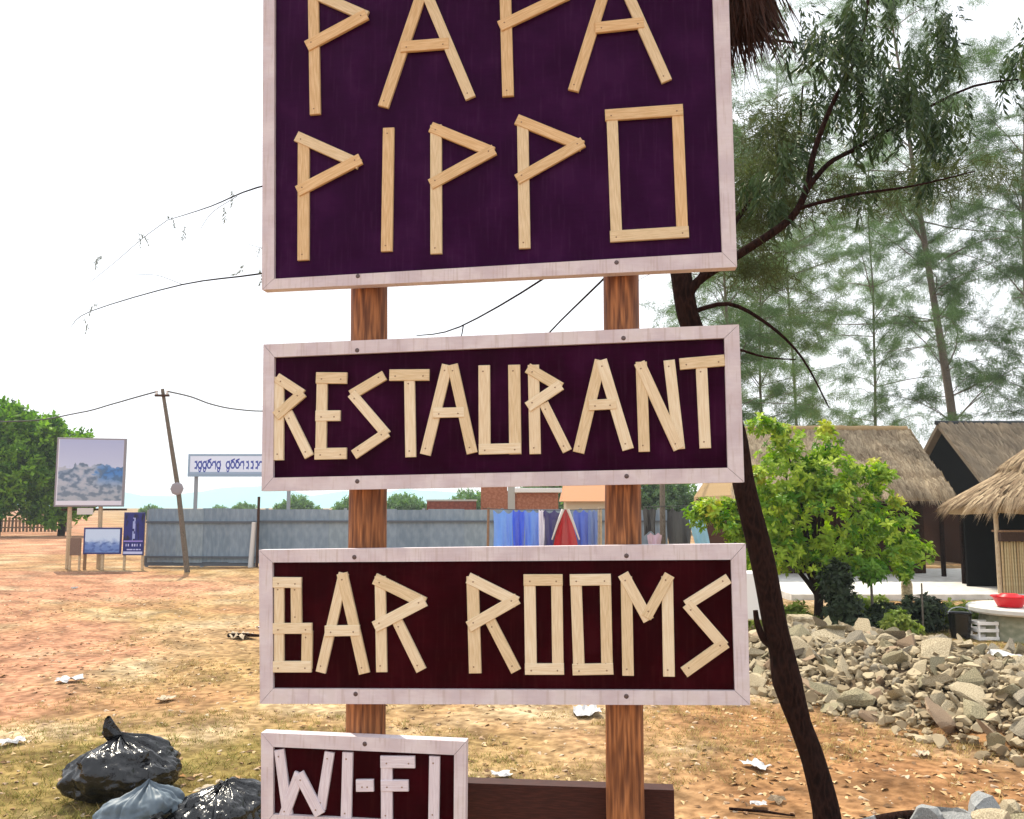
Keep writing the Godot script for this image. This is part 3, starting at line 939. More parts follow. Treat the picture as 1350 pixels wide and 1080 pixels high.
func hut_gable() -> void:
	var o := Vector3(13.6, 0, -24)
	var t := thing("thatched_hut", "greyish gabled hut roof with a gable end coloured black for its shade, behind the others", "hut", o, deg_to_rad(4), "thatched huts")
	rng.seed = 92
	var a := Vector3(-2.0, 3.78, 0)
	var b := Vector3(3.5, 3.78, 0)
	var fr := Vector3(3.5, 1.7, 2.4)
	var fl := Vector3(-2.0, 1.7, 2.4)
	var f := obj("thatch_roof", roof_slab(a, b, fr, fl, 0.14), M.thatch_grey, t)
	straw_on(f, a, b, fr, fl, 8, 260, Color(0.27, 0.21, 0.15), Color(0.4, 0.32, 0.23), M.mesh_straw)
	var k := obj("thatch_roof", roof_slab(b, a, Vector3(-2.0, 1.7, -2.4), Vector3(3.5, 1.7, -2.4), 0.14), M.thatch_grey, t)
	var rs := []
	for i in 24:
		rs.append(a.lerp(b, i / 23.0) + Vector3(-0.05, 0.0, 0))
	obj("ridge_roll", tube_mesh(rs, radii(0.07, 0.07, 24), 8, 0.3), M.dark_cap, t)
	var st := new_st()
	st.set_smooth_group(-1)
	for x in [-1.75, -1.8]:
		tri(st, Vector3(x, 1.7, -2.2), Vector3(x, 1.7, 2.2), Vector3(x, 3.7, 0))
	obj("gable_end", done(st), M.wall_deep_shade, t)
	obj("front_wall", box_mesh(Vector3(5.0, 1.8, 0.08)), M.wall_shaded, t).position = Vector3(0.9, 0.9, 1.7)
	obj("side_wall", box_mesh(Vector3(0.08, 1.8, 3.6)), M.wall_shaded, t).position = Vector3(-1.7, 0.9, -0.1)

func hut_bar() -> void:
	var o := Vector3(9.93, 0, -15.5)
	var t := thing("thatched_bar", "round thatched bar hut with a bamboo counter, next to the pale terrace", "hut", o, 0.0, "thatched huts")
	rng.seed = 93
	# two tiers of conical thatch
	var apex := Vector3(0.1, 3.05, 0)
	var n := 14
	var lower := new_st()
	var ring_a := []
	var ring_b := []
	for i in n:
		var a := TAU * i / n
		ring_a.append(Vector3(cos(a) * 0.95, 2.2, sin(a) * 0.95))
		ring_b.append(Vector3(cos(a) * 2.05, 1.56 + 0.03 * sin(i * 2.3), sin(a) * 2.0))
	lower.set_smooth_group(-1)
	for i in n:
		var j := (i + 1) % n
		var h := Vector3(0, -0.16, 0)
		quad(lower, ring_a[i], ring_a[j], ring_b[j], ring_b[i])
		quad(lower, ring_b[i] + h, ring_b[j] + h, ring_a[j] + h, ring_a[i] + h)
		quad(lower, ring_b[i], ring_b[j], ring_b[j] + h, ring_b[i] + h)
	var lo := obj("thatch_roof", done(lower), M.thatch, t)
	var upper := new_st()
	upper.set_smooth_group(-1)
	var ring_c := []
	for i in n:
		var a := TAU * i / n
		ring_c.append(Vector3(cos(a) * 1.25 + 0.1, 2.22, sin(a) * 1.2))
	for i in n:
		var j := (i + 1) % n
		tri(upper, ring_c[j], ring_c[i], apex)
		quad(upper, ring_c[i], ring_c[j], ring_c[j] + Vector3(0, -0.12, 0), ring_c[i] + Vector3(0, -0.12, 0))
		tri(upper, ring_c[i] + Vector3(0, -0.12, 0), ring_c[j] + Vector3(0, -0.12, 0), apex + Vector3(0, -0.15, 0))
	var up := obj("thatch_roof", done(upper), M.thatch, t)
	var xf := []
	var cols := []
	var xg := []
	var cg := []
	for k in 3400:
		var a := rng.randf() * TAU
		var v := pow(rng.randf(), 0.75)
		var is_up := k < 1200
		var r := lerpf(0.1, 1.2, v) if is_up else lerpf(0.95, 2.06, v)
		var y := lerpf(3.03, 2.24, v) if is_up else lerpf(2.2, 1.57, v)
		var out := Vector3(cos(a), 0, sin(a))
		var down := (out * (1.1 if is_up else 1.1) + Vector3(0, -0.8 if is_up else -0.62, 0)).normalized()
		var across := down.cross(out).normalized()
		var nn := across.cross(down).normalized()
		if nn.y < 0.0:
			nn = -nn
		var yv := (-down + nn * 0.14 + across * rng.randf_range(-0.2, 0.2)).normalized()
		var xv := yv.cross(nn).normalized()
		var sag := -0.12 if v > 0.9 else 0.0
		yv = (yv + Vector3(0, 0.5, 0) if v > 0.93 else yv).normalized()
		var tr := Transform3D(Basis(xv, yv, xv.cross(yv).normalized()).scaled(Vector3.ONE * rng.randf_range(0.7, 1.15)), Vector3(out.x * r + (0.1 if is_up else 0.0), y + 0.04, out.z * r * 0.96))
		var col := Color(0.16, 0.1, 0.055).lerp(Color(0.5, 0.38, 0.24), rng.randf())
		if is_up:
			xf.append(tr)
			cols.append(col)
		else:
			xg.append(tr)
			cg.append(col)
	scatter("straw", M.mesh_straw, M.leaf_straw, xf, cols, up)
	scatter("straw", M.mesh_straw, M.leaf_straw, xg, cg, lo)
	# counter in front: frame, bamboo strips, rails
	var cx0 := -1.81
	var cz := 0.75
	obj("counter_core", box_mesh(Vector3(2.6, 0.94, 0.06)), M.wall_shaded, t).position = Vector3(cx0 + 1.3, 0.5, cz - 0.05)
	for i in 62:
		var hgt := 0.93 + 0.012 * sin(i * 3.7)
		var m := obj("bamboo_slat", M.mesh_bamboo, M.bamboo if i % 3 else M.bamboo_b, t)
		m.position = Vector3(cx0 + 0.02 + i * 0.042, 0.03, cz)
		m.scale = Vector3(1, hgt, 1)
		m.rotation.z = 0.008 * sin(i * 5.1)
	obj("counter_rail", box_mesh(Vector3(2.66, 0.14, 0.16)), M.wood_dark, t).position = Vector3(cx0 + 1.3, 1.03, cz)
	obj("counter_shelf", box_mesh(Vector3(2.66, 0.03, 0.3)), M.wood_mid, t).position = Vector3(cx0 + 1.3, 1.125, cz - 0.05)
	obj("back_board", box_mesh(Vector3(2.6, 1.6, 0.06)), M.wall_deep_shade, t).position = Vector3(cx0 + 1.4, 0.8, -0.6)
	obj("post", tube_mesh([Vector3(-1.83, 0, 0.7), Vector3(-1.84, 1.62, 0.7)], [0.04, 0.035], 8, 0.05), M.pale_wood, t)
	obj("post", tube_mesh([Vector3(1.0, 0, 0.8), Vector3(1.0, 1.62, 0.8)], [0.04, 0.035], 8, 0.05), M.bark_dark, t)
	for i in 3:
		obj("woven_panel", M.mesh_woven_s, M.wall_red, t).position = Vector3(-0.95 - i * 0.21, 0.72, -1.1 - i * 0.02)
	obj("post", tube_mesh([Vector3(-1.5, 0, -1.12), Vector3(-1.5, 1.6, -1.12)], [0.04, 0.04], 8, 0.05), M.bark_dark, t)

# ---------------------------------------------------------------- far left: billboards, fence, pole
func print_image(w: int, h: int, f: Callable) -> ImageTexture:
	var im := Image.create(w, h, false, Image.FORMAT_RGB8)
	for y in h:
		for x in w:
			im.set_pixel(x, y, f.call(float(x) / w, float(y) / h))
	return ImageTexture.create_from_image(im)

func face_mat(tex: Texture2D) -> StandardMaterial3D:
	var m := StandardMaterial3D.new()
	m.albedo_texture = tex
	m.roughness = 0.6
	return m

func face_mesh(w: float, h: float) -> ArrayMesh:
	var st := new_st()
	st.set_smooth_group(-1)
	var p := [Vector3(-w / 2, -h / 2, 0), Vector3(w / 2, -h / 2, 0), Vector3(w / 2, h / 2, 0), Vector3(-w / 2, h / 2, 0)]
	var uv := [Vector2(0, 1), Vector2(1, 1), Vector2(1, 0), Vector2(0, 0)]
	for k in [0, 2, 1, 0, 3, 2]:
		st.set_uv(uv[k])
		st.add_vertex(p[k])
	return done(st)

func build_billboards() -> void:
	var b := thing("billboard", "large square billboard with a faded hazy town photo, on wooden legs", "billboard", Vector3(-10.45, 0, -21.8), deg_to_rad(14))
	obj("panel_box", bevel_box(Vector3(1.58, 1.7, 0.16), 0.01), M.grey_paint, b).position = Vector3(0, 2.36, -0.09)
	var tex := print_image(128, 136, func(u, v):
		var n := noise_b.get_noise_2d(u * 620.0, v * 900.0)
		var n2 := noise_a.get_noise_2d(u * 220.0 + 40.0, v * 520.0)
		var c := Color(0.66, 0.7, 0.84).lerp(Color(0.74, 0.78, 0.88), v * 2.0)
		var line := 0.39 + n2 * 0.12 + noise_b.get_noise_1d(u * 900.0) * 0.05
		if v > line:
			c = Color(0.46, 0.55, 0.66).lerp(Color(0.68, 0.71, 0.77), clampf(0.5 + n * 1.3, 0.0, 1.0))
			c = c.lerp(Color(0.62, 0.65, 0.68), clampf((v - 0.6) * 2.0, 0.0, 0.7))
			c = c.lerp(Color(0.2, 0.45, 0.75), smoothstep(0.56, 0.7, u + n * 0.15) * clampf(0.9 - absf(v - 0.5) * 4.0, 0.0, 0.8))
			c = c.lerp(Color(0.28, 0.36, 0.44), 0.4 * smoothstep(-0.08, -0.3, n2 * 0.5 + n * 1.2))
		if v > 0.93 or u < 0.015:
			c = Color(0.85, 0.85, 0.9)
		return c)
	obj("print", face_mesh(1.5, 1.62), face_mat(tex), b).position = Vector3(0, 2.36, -0.006)
	for x in [-0.42, 0.28]:
		obj("leg", tube_mesh([Vector3(x, -0.05, -0.1), Vector3(x - 0.02, 1.52, -0.1)], [0.055, 0.05], 8, 0.1), M.pale_wood, b)
	obj("bracket", box_mesh(Vector3(0.36, 0.16, 0.06)), M.white_dull, b).position = Vector3(-0.08, 1.4, -0.06)
	obj("brace", box_mesh(Vector3(1.5, 0.05, 0.05)), M.wood_dark, b).position = Vector3(0.1, 1.44, -0.2)

	var lowb := thing("notice_board", "low wide blue and white notice board under the large billboard", "notice board", Vector3(-9.92, 0, -21.5))
	obj("panel_board", bevel_box(Vector3(0.92, 0.64, 0.03), 0.004), M.navy, lowb).position = Vector3(0, 0.69, 0)
	var lt := print_image(96, 64, func(u, v):
		var n := noise_a.get_noise_2d(u * 260.0, v * 260.0)
		var c := Color(0.75, 0.83, 0.93).lerp(Color(0.4, 0.52, 0.76), smoothstep(0.35, 0.8, v + n * 0.25))
		c = c.lerp(Color(0.22, 0.32, 0.58), clampf(noise_b.get_noise_2d(u * 420.0, v * 420.0) * 1.4, 0.0, 0.6) * smoothstep(0.45, 0.6, v))
		return c)
	obj("print", face_mesh(0.84, 0.56), face_mat(lt), lowb).position = Vector3(0, 0.69, 0.019)
	for x in [-0.43, 0.0]:
		obj("leg", box_mesh(Vector3(0.06, 1.0, 0.05)), M.wood_mid if x < -0.1 else M.pale_wood, lowb).position = Vector3(x, 0.48, -0.045)

	var sm := thing("small_board", "small brown wooden board on two thin legs beside the low notice board", "notice board", Vector3(-10.55, 0, -21.45))
	obj("panel_board", bevel_box(Vector3(0.25, 0.41, 0.025), 0.003), M.brown_board, sm).position = Vector3(0, 0.55, 0)
	for x in [-0.13, 0.1]:
		obj("leg", box_mesh(Vector3(0.045, 0.78, 0.04)), M.pale_wood, sm).position = Vector3(x, 0.36, -0.034)

	var tall := thing("notice_board", "upright dark blue notice board with white lettering at the fence end", "notice board", Vector3(-9.17, 0, -21.5))
	obj("panel_board", bevel_box(Vector3(0.5, 1.03, 0.03), 0.004), M.navy, tall).position = Vector3(0, 0.86, 0)
	var tt := print_image(64, 128, func(u, v):
		var c := Color(0.1, 0.13, 0.45)
		var row := int(v * 16.0)
		var n := noise_b.get_noise_2d(u * 700.0, row * 90.0)
		if v < 0.72:
			c = c.lerp(Color(0.03, 0.04, 0.16), clampf(noise_a.get_noise_2d(u * 300.0, v * 260.0) * 2.0, 0.0, 0.9))
			if absf(u - 0.5) < 0.07 and v > 0.1 and v < 0.66 and n > -0.1:
				c = Color(0.6, 0.65, 0.85)
		if v > 0.66 and v < 0.7:
			c = Color(0.55, 0.5, 0.8)
		if v > 0.72 and v < 0.9 and row % 2 == 0 and n > -0.12 and u > 0.1 and u < 0.9:
			c = Color(0.72, 0.74, 0.9)
		if v > 0.93:
			c = Color(0.75, 0.78, 0.92)
		return c)
	obj("print", face_mesh(0.46, 0.97), face_mat(tt), tall).position = Vector3(0, 0.86, 0.019)
	for x in [-0.22, 0.22]:
		obj("leg", box_mesh(Vector3(0.05, 1.3, 0.05)), M.pale_wood, tall).position = Vector3(x, 0.64, -0.043)

	# roadside banner with blue script, on two posts
	var bn := thing("banner_sign", "long white banner with blue script on grey posts above the fence", "sign", Vector3(-7.6, 0, -24.0))
	obj("panel_box", bevel_box(Vector3(2.9, 0.62, 0.06), 0.004), M.banner_blue, bn).position = Vector3(0.2, 2.63, -0.035)
	var strokes := []
	rng.seed = 14
	var px := 0.05
	while px < 0.97:
		if absf(px - 0.31) > 0.03:
			strokes.append([px, rng.randi_range(0, 3), rng.randf_range(0.9, 1.1)])
		px += 0.046
	var bt := print_image(580, 110, func(u, v):
		var c := Color(0.87, 0.9, 0.97)
		if v > 0.86:
			c = Color(0.6, 0.68, 0.78)
		for s in strokes:
			var dx: float = (u - s[0]) * 5.3
			if absf(dx) > 0.16:
				continue
			var dy: float = (v - 0.48)
			var hit := false
			var rr := Vector2(dx, dy * 0.55).length()
			hit = hit or (absf(rr - 0.095) < 0.026 and not (s[1] == 0 and dy > 0.05) and not (s[1] == 1 and dx < -0.03))
			hit = hit or (absf(dx - 0.08) < 0.02 and absf(dy) < 0.24 and s[1] != 2)
			hit = hit or (s[1] == 3 and absf(Vector2(dx, (v - 0.75) * 0.55).length() - 0.05) < 0.02)
			hit = hit or (s[1] == 2 and absf(dy + 0.27 + dx * 0.5) < 0.045 and absf(dx) < 0.1)
			if hit:
				c = Color(0.16, 0.24, 0.62)
		return c)
	obj("print", face_mesh(2.78, 0.5), face_mat(bt), bn).position = Vector3(0.2, 2.63, 0.0)
	for x in [-1.04, 1.5]:
		obj("post", box_mesh(Vector3(0.09, 2.9, 0.06)), M.steel, bn).position = Vector3(x, 1.45, -0.1)

func fence_panel_mesh(w: float, h: float) -> ArrayMesh:
	var st := new_st()
	st.set_smooth_group(0)
	var n := 60
	for i in n:
		var x0 := w * i / n - w / 2
		var x1 := w * (i + 1) / n - w / 2
		var z0 := 0.0055 * sin(x0 / w * TAU * 7.0)
		var z1 := 0.0055 * sin(x1 / w * TAU * 7.0)
		quad(st, Vector3(x0, 0, z0), Vector3(x1, 0, z1), Vector3(x1, h, z1), Vector3(x0, h, z0))
	st.generate_normals()
	return st.commit()

func build_fence() -> void:
	var mesh := fence_panel_mesh(0.92, 1.36)
	var a := thing("metal_fence", "first stretch of grey corrugated metal fence, beside the blue notice board", "fence", Vector3(-9.4, 0, -22.7), deg_to_rad(-4))
	for i in 4:
		var p := obj("corrugated_panel", mesh, [M.sheet, M.sheet_b, M.sheet_c][(i * 2) % 3], a)
		p.position = Vector3(0.45 + i * 0.71, 0.1 + 0.01 * sin(i * 4.0), 0.004 * (i % 2) - 0.002)
		p.scale.x = 0.8
	for y in [1.12, 0.24]:
		obj("rail", box_mesh(Vector3(2.9, 0.045, 0.045)), M.steel_dark, a).position = Vector3(1.45, y, 0.042)
	obj("dark_strip", box_mesh(Vector3(2.9, 0.2, 0.02)), M.steel_dark, a).position = Vector3(1.45, 0.11, -0.03)  # dark strip along the bottom of this stretch
	for x in [0.05, 1.5, 2.85]:
		obj("post", box_mesh(Vector3(0.07, 1.45, 0.06)), M.steel, a).position = Vector3(x, 0.7, -0.06)
	var b := thing("metal_fence", "long stretch of grey corrugated metal fence running behind the signposts", "fence", Vector3(-6.45, 0, -22.5))
	for i in 12:
		var p := obj("corrugated_panel", mesh, [M.sheet_b, M.sheet, M.sheet_c, M.sheet][i % 4], b)
		p.position = Vector3(0.48 + i * 0.86, 0.08 + 0.012 * sin(i * 2.7), 0.004 * (i % 2) - 0.002)
	for y in [1.14, 0.26]:
		obj("rail", box_mesh(Vector3(10.4, 0.045, 0.045)), M.steel_dark, b).position = Vector3(5.2, y, 0.042)
	for i in 6:
		obj("post", box_mesh(Vector3(0.07, 1.5, 0.06)), M.steel, b).position = Vector3(0.2 + i * 2.0, 0.72, -0.06)
	single("fence_post", "white concrete fence post with slight lean where both fence stretches meet", "post", tube_mesh([Vector3(0, -0.05, 0), Vector3(0.06, 1.12, 0)], [0.07, 0.06], 8), M.white_dull, Vector3(-6.55, 0, -22.3))
	single("thin_post", "thin dark post standing taller than the metal fence beside the white post", "post", tube_mesh([Vector3(0, -0.05, 0), Vector3(0, 1.76, 0)], [0.035, 0.035], 8), M.wood_dark, Vector3(-6.38, 0, -22.25))

func build_pole() -> void:
	var p := thing("utility_pole", "thin leaning utility pole in front of the metal fence", "pole", Vector3(-7.51, 0, -20.6))
	obj("shaft", tube_mesh([Vector3(0.03, -0.2, 0), Vector3(0, 0, 0), Vector3(-0.29, 1.92, 0), Vector3(-0.76, 4.28, 0)], [0.07, 0.065, 0.055, 0.04], 10, 0.06), M.bark_grey, p)
	obj("cross_arm", box_mesh(Vector3(0.34, 0.05, 0.05)), M.wood_dark, p).position = Vector3(-0.74, 4.12, 0.05)
	var st := new_st()
	lathe(st, [Vector2(0.03, 0), Vector2(0.035, 0.03), Vector2(0.02, 0.06), Vector2(0.03, 0.09), Vector2(0, 0.1)], 10)
	for x in [-0.87, -0.62]:
		obj("insulator", done(st) if x < -0.7 else done(st), M.white_dull, p).position = Vector3(x, 4.14, 0.05)
	var d := new_st()
	lathe_z(d, Vector3.ZERO, 0.0, 0.155, 0.02)
	lathe_z(d, Vector3(0, 0, 0), -0.012, 0.155, -0.01)
	obj("round_plate", done(d), M.grey_paint, p).position = Vector3(-0.29, 1.93, 0.08)
	for q in [[[Vector3(-8.36, 4.22, -20.55), Vector3(-8.9, 4.08, -20.6), Vector3(-9.5, 3.93, -20.7), Vector3(-10.4, 3.74, -20.9), Vector3(-12.5, 3.6, -21.6), Vector3(-18.0, 3.9, -23.0)], "sagging overhead wire from the leaning pole towards the big trees"], [[Vector3(-8.13, 4.22, -20.55), Vector3(-7.6, 4.1, -20.6), Vector3(-7.1, 3.92, -20.6), Vector3(-6.5, 3.8, -20.6), Vector3(-5.6, 3.76, -20.6), Vector3(-3.5, 3.9, -20.6), Vector3(2.0, 4.4, -20.6)], "sagging overhead wire from the leaning pole towards the signboards"]]:
		var sp := smooth_path(q[0], 5)
		single("overhead_wire", q[1], "wire", tube_mesh(sp, radii(0.018, 0.014, sp.size()), 5), M.wire, Vector3.ZERO)

# ---------------------------------------------------------------- laundry and buildings beyond
func build_laundry() -> void:
	var sp := smooth_path([Vector3(-0.5, 1.5, -15), Vector3(0.5, 1.47, -15), Vector3(1.5, 1.49, -15), Vector3(2.4, 1.53, -15), Vector3(3.3, 1.55, -15)], 5)
	single("clothes_line", "thin line strung between poles carrying the blue and red washing", "clothes line", tube_mesh(sp, radii(0.006, 0.006, sp.size()), 5), M.wire, Vector3.ZERO)
	for q in [[-0.42, "thin wooden clothes line pole next to the pale blue cloth", M.wood_mid, 0.025], [1.48, "whitish clothes line pole behind the stout right-hand signpost leg", M.pale_wood, 0.04], [2.55, "greyish clothes line pole between black garments", M.bark_grey, 0.055]]:
		single("clothes_pole", q[1], "pole", tube_mesh([Vector3(0, -0.1, 0), Vector3(0.02, 1.95 if q[0] > 2.0 else 1.52, 0)], [q[3], q[3] * 0.85], 8, 0.1), q[2], Vector3(q[0], 0, -15.06))
	var list := [[-0.15, 0.34, 0.75, Color(0.13, 0.32, 0.85), "pale blue cloth at the end of the clothes line", 0.0], [0.11, 0.2, 0.72, Color(0.03, 0.1, 0.75), "strong blue towel folded between paler cloths", 0.0], [0.34, 0.27, 0.7, Color(0.12, 0.28, 0.8), "wrinkled sky blue cloth hung near the white one", 0.0], [0.5, 0.1, 0.75, Color(0.8, 0.78, 0.88), "narrow white cloth hanging beside the navy garment", 0.0], [0.68, 0.3, 0.7, Color(0.02, 0.015, 0.14), "dark navy garment partly behind the red one", 0.0], [0.9, 0.52, 0.75, Color(0.42, 0.004, 0.01), "red garment with white edge hanging to a point", 0.85], [1.17, 0.26, 0.74, Color(0.06, 0.13, 0.6), "royal blue cloth directly after the red garment", 0.0], [1.36, 0.16, 0.7, Color(0.14, 0.22, 0.5), "greyish blue cloth close to the whitish pole", 0.0], [2.33, 0.22, 0.45, Color(0.01, 0.01, 0.014), "short black garment between post and greyish pole", 0.0], [2.82, 0.4, 0.7, Color(0.012, 0.014, 0.018), "broad black garment after the greyish pole", 0.0], [2.4, 0.24, 0.3, Color(0.55, 0.4, 0.5), "pinkish cloth hanging low under the short black garment", 0.0]]
	var k := 0
	for q in list:
		k += 1
		var top := 1.48 + (0.04 if q[0] > 2.0 else 0.0)
		if q[4].begins_with("pinkish"):
			top = 1.1
		var o := single("hanging_cloth", q[4], "laundry", hanging_cloth(q[1], q[2], 0.09, k * 3, q[5]), cloth_mat(q[3]), Vector3(q[0], top, -15.0 + 0.03 * (k % 3) + (0.1 if q[5] > 0.5 else 0.0)), "washing on the clothes line")
		if q[5] > 0.5:
			var e := new_st()
			for s in [-1.0, 1.0]:
				tube(e, [Vector3(s * 0.04, 0.005, 0.02), Vector3(s * 0.13, -0.22, 0.03), Vector3(s * 0.23, -0.5, 0.03)], [0.028, 0.022, 0.012], 6)
			obj("white_edging", done(e), M.white_dull, o)
	var tp := hanging_cloth(0.26, 0.85, 0.03, 5)
	var tarp := single("blue_tarp", "light blue tarpaulin strip sloping down near the leaning trunk", "tarpaulin", tp, cloth_mat(Color(0.22, 0.5, 0.72)), Vector3(3.0, 1.5, -14.6))
	tarp.rotation = Vector3(0.2, 0.2, 0.32)
	# brick house far behind the fence
	var h := thing("brick_house", "low brick house with a white roof edge behind the metal fence", "house", Vector3(0.2, 0, -32))
	obj("wall", box_mesh(Vector3(0.95, 2.2, 0.25)), M.brick, h).position = Vector3(-0.85, 1.1, 0)
	obj("wall", box_mesh(Vector3(1.5, 1.98, 0.25)), M.brick, h).position = Vector3(0.72, 0.99, 0)
	obj("wall", box_mesh(Vector3(0.2, 2.2, 3.0)), M.brick, h).position = Vector3(1.35, 1.0, -1.7)
	obj("wall", box_mesh(Vector3(2.8, 2.2, 0.2)), M.brick, h).position = Vector3(0.1, 1.0, -3.3)
	obj("column", box_mesh(Vector3(0.26, 2.5, 0.3)), M.concrete, h).position = Vector3(-0.22, 1.25, 0.02)
	obj("roof", bevel_box(Vector3(1.7, 0.16, 3.6), 0.01), M.white_paint, h).position = Vector3(0.75, 2.07, -1.5)
	var w := thing("brick_wall", "dark red garden wall segment next to the brick house", "wall", Vector3(-2.15, 0, -31.5))
	obj("wall_body", box_mesh(Vector3(1.75, 1.68, 0.2)), M.brick_dark, w).position = Vector3(0, 0.84, 0)
	obj("coping", box_mesh(Vector3(1.8, 0.06, 0.26)), M.concrete, w).position = Vector3(0, 1.71, 0)
	var f := thing("tiled_house", "pale house with an orange roof far behind the clothes line", "house", Vector3(3.6, 0, -40))
	obj("wall", box_mesh(Vector3(2.4, 1.7, 2.0)), M.cream, f).position = Vector3(0, 0.85, 0)
	var st := new_st()
	slab_from(st, [Vector3(-1.4, 1.7, 1.3), Vector3(1.4, 1.7, 1.3), Vector3(1.2, 2.5, 0), Vector3(-1.2, 2.5, 0)], -1.3)
	obj("roof", done(st), M.tile_orange, f)

func cloth_mat(c: Color) -> StandardMaterial3D:
	var m := StandardMaterial3D.new()
	m.albedo_color = c.linear_to_srgb()
	m.roughness = 0.9
	m.cull_mode = BaseMaterial3D.CULL_DISABLED
	m.backlight_enabled = true
	m.backlight = Color(0.3, 0.3, 0.3)
	return m

# ---------------------------------------------------------------- bags, rubble, litter
func bag_mesh(w: float, h: float, d: float, sd: int, lean := Vector2.ZERO) -> ArrayMesh:
	var st := new_st()
	st.set_smooth_group(0)
	var nu := 120
	var nv := 70
	var g := []
	for j in nv + 1:
		var t := float(j) / nv
		for i in nu:
			var a := TAU * i / nu
			var e := t * PI
			var dir := Vector3(sin(e) * cos(a), cos(e), sin(e) * sin(a))
			var big := noise_a.get_noise_3d(dir.x * 55.0 + sd * 31.0, dir.y * 55.0, dir.z * 55.0)
			var rad := 1.0 + big * 0.32
			var fold := absf(noise_b.get_noise_3d(cos(a) * 130.0 + sd * 9.0, t * 60.0 + 40.0 * big, sin(a) * 130.0))
			var fold2 := absf(noise_b.get_noise_3d(cos(a) * 260.0, t * 200.0 + 90.0 * big + sd * 5.0, sin(a) * 260.0))
			rad -= fold * 0.34 * (0.45 + 0.55 * (1.0 - t)) + fold2 * 0.12
			var p := dir * rad
			var q := Vector3(p.x * w / 2, p.y * h / 2 + h * 0.42, p.z * d / 2)
			if t < 0.22:
				var k := 1.0 - t / 0.22
				q.x = lerpf(q.x, lean.x, k * 0.6)
				q.z = lerpf(q.z, lean.y, k * 0.6)
				q.y += k * k * h * 0.1
			q.y = maxf(q.y, -0.03)
			g.append(q)
	for j in nv:
		for i in nu:
			var i2 := (i + 1) % nu
			quad(st, g[(j + 1) * nu + i], g[j * nu + i], g[j * nu + i2], g[(j + 1) * nu + i2])
	return done(st)

func bag_neck(h: float, lean: Vector3, sd: int) -> ArrayMesh:
	var st := new_st()
	st.set_smooth_group(-1)
	rng.seed = sd
	var n := 9
	var rows := [[0.055, -0.05], [0.028, 0.02], [0.05, 0.07], [0.038, 0.11], [0.012, 0.16]]
	var g := []
	for r in rows:
		for i in n:
			var a := TAU * i / n
			var rr: float = r[0] * rng.randf_range(0.6, 1.3)
			g.append(lean * (maxf(r[1], 0.0) / 0.15) + Vector3(cos(a) * rr, r[1] * h + rng.randf_range(-0.01, 0.01), sin(a) * rr * 0.6))
	for j in rows.size() - 1:
		for i in n:
			quad(st, g[j * n + i], g[(j + 1) * n + i], g[(j + 1) * n + (i + 1) % n], g[j * n + (i + 1) % n])
	return done(st)

func build_bags() -> void:
	var a := thing("garbage_bag", "big knotted black plastic garbage bag on the grass", "garbage bag", Vector3(-2.12, 0.0, -5.0), 0.4, "black garbage bags")
	obj("bag_body", bag_mesh(0.62, 0.31, 0.54, 4, Vector2(-0.06, 0.0)), M.black_plastic, a)
	obj("knot", bag_neck(1.0, Vector3(-0.05, 0, 0), 5), M.black_plastic, a).position = Vector3(-0.05, 0.25, 0.0)
	var b := thing("garbage_bag", "flatter black garbage bag half behind the WI-FI board", "garbage bag", Vector3(-1.42, -0.04, -4.55), 1.1, "black garbage bags")
	obj("bag_body", bag_mesh(0.52, 0.26, 0.46, 8, Vector2(0.0, 0.0)), M.black_plastic, b)
	obj("knot", bag_neck(0.45, Vector3(-0.03, 0, 0), 6), M.black_plastic, b).position = Vector3(-0.02, 0.17, 0)
	var s := thing("plastic_sack", "bluish grey plastic sack in front of the big black bag", "sack", Vector3(-1.79, -0.06, -4.42), 0.9)
	obj("sack_body", bag_mesh(0.46, 0.30, 0.34, 14, Vector2(0.05, 0.02)), M.grey_plastic, s)
	obj("dark_flap", crumpled(31, 0.1), M.black_plastic, s).transform = Transform3D(Basis(Vector3.UP, 0.5) * Basis(Vector3.RIGHT, 0.9) * Basis.from_scale(Vector3(0.16, 0.5, 0.13)), Vector3(0.02, 0.12, 0.17))

func place_rock(mesh: Mesh, m: Material, at: Vector3, s: Vector3, rot: Vector3, label: String, group: String) -> void:
	var o := MeshInstance3D.new()
	o.mesh = mesh
	o.material_override = m
	o.name = numbered("rock")
	add_child(o)
	o.transform = Transform3D(Basis.from_euler(rot) * Basis.from_scale(s), at)
	tag(o, label, "rock", group)

func rock_label(mi: int, r: float, t: float, s: float) -> String:
	var size := "small" if r < 0.085 else ("middling" if r < 0.115 else "large")
	var look: String = ["pale", "dark grey", "olive", "brownish"][mi]
	var spot := "the crest of the rubble heap" if s > 1.1 else ("the slope of the rubble heap" if s > 0.45 else "the foot of the rubble heap")
	var by := "by the leaning trunk" if t < 0.0 else ("below the dark undergrowth" if t < 1.6 else "towards the round table")
	return "%s %s stone on %s, %s" % [size, look, spot, by]

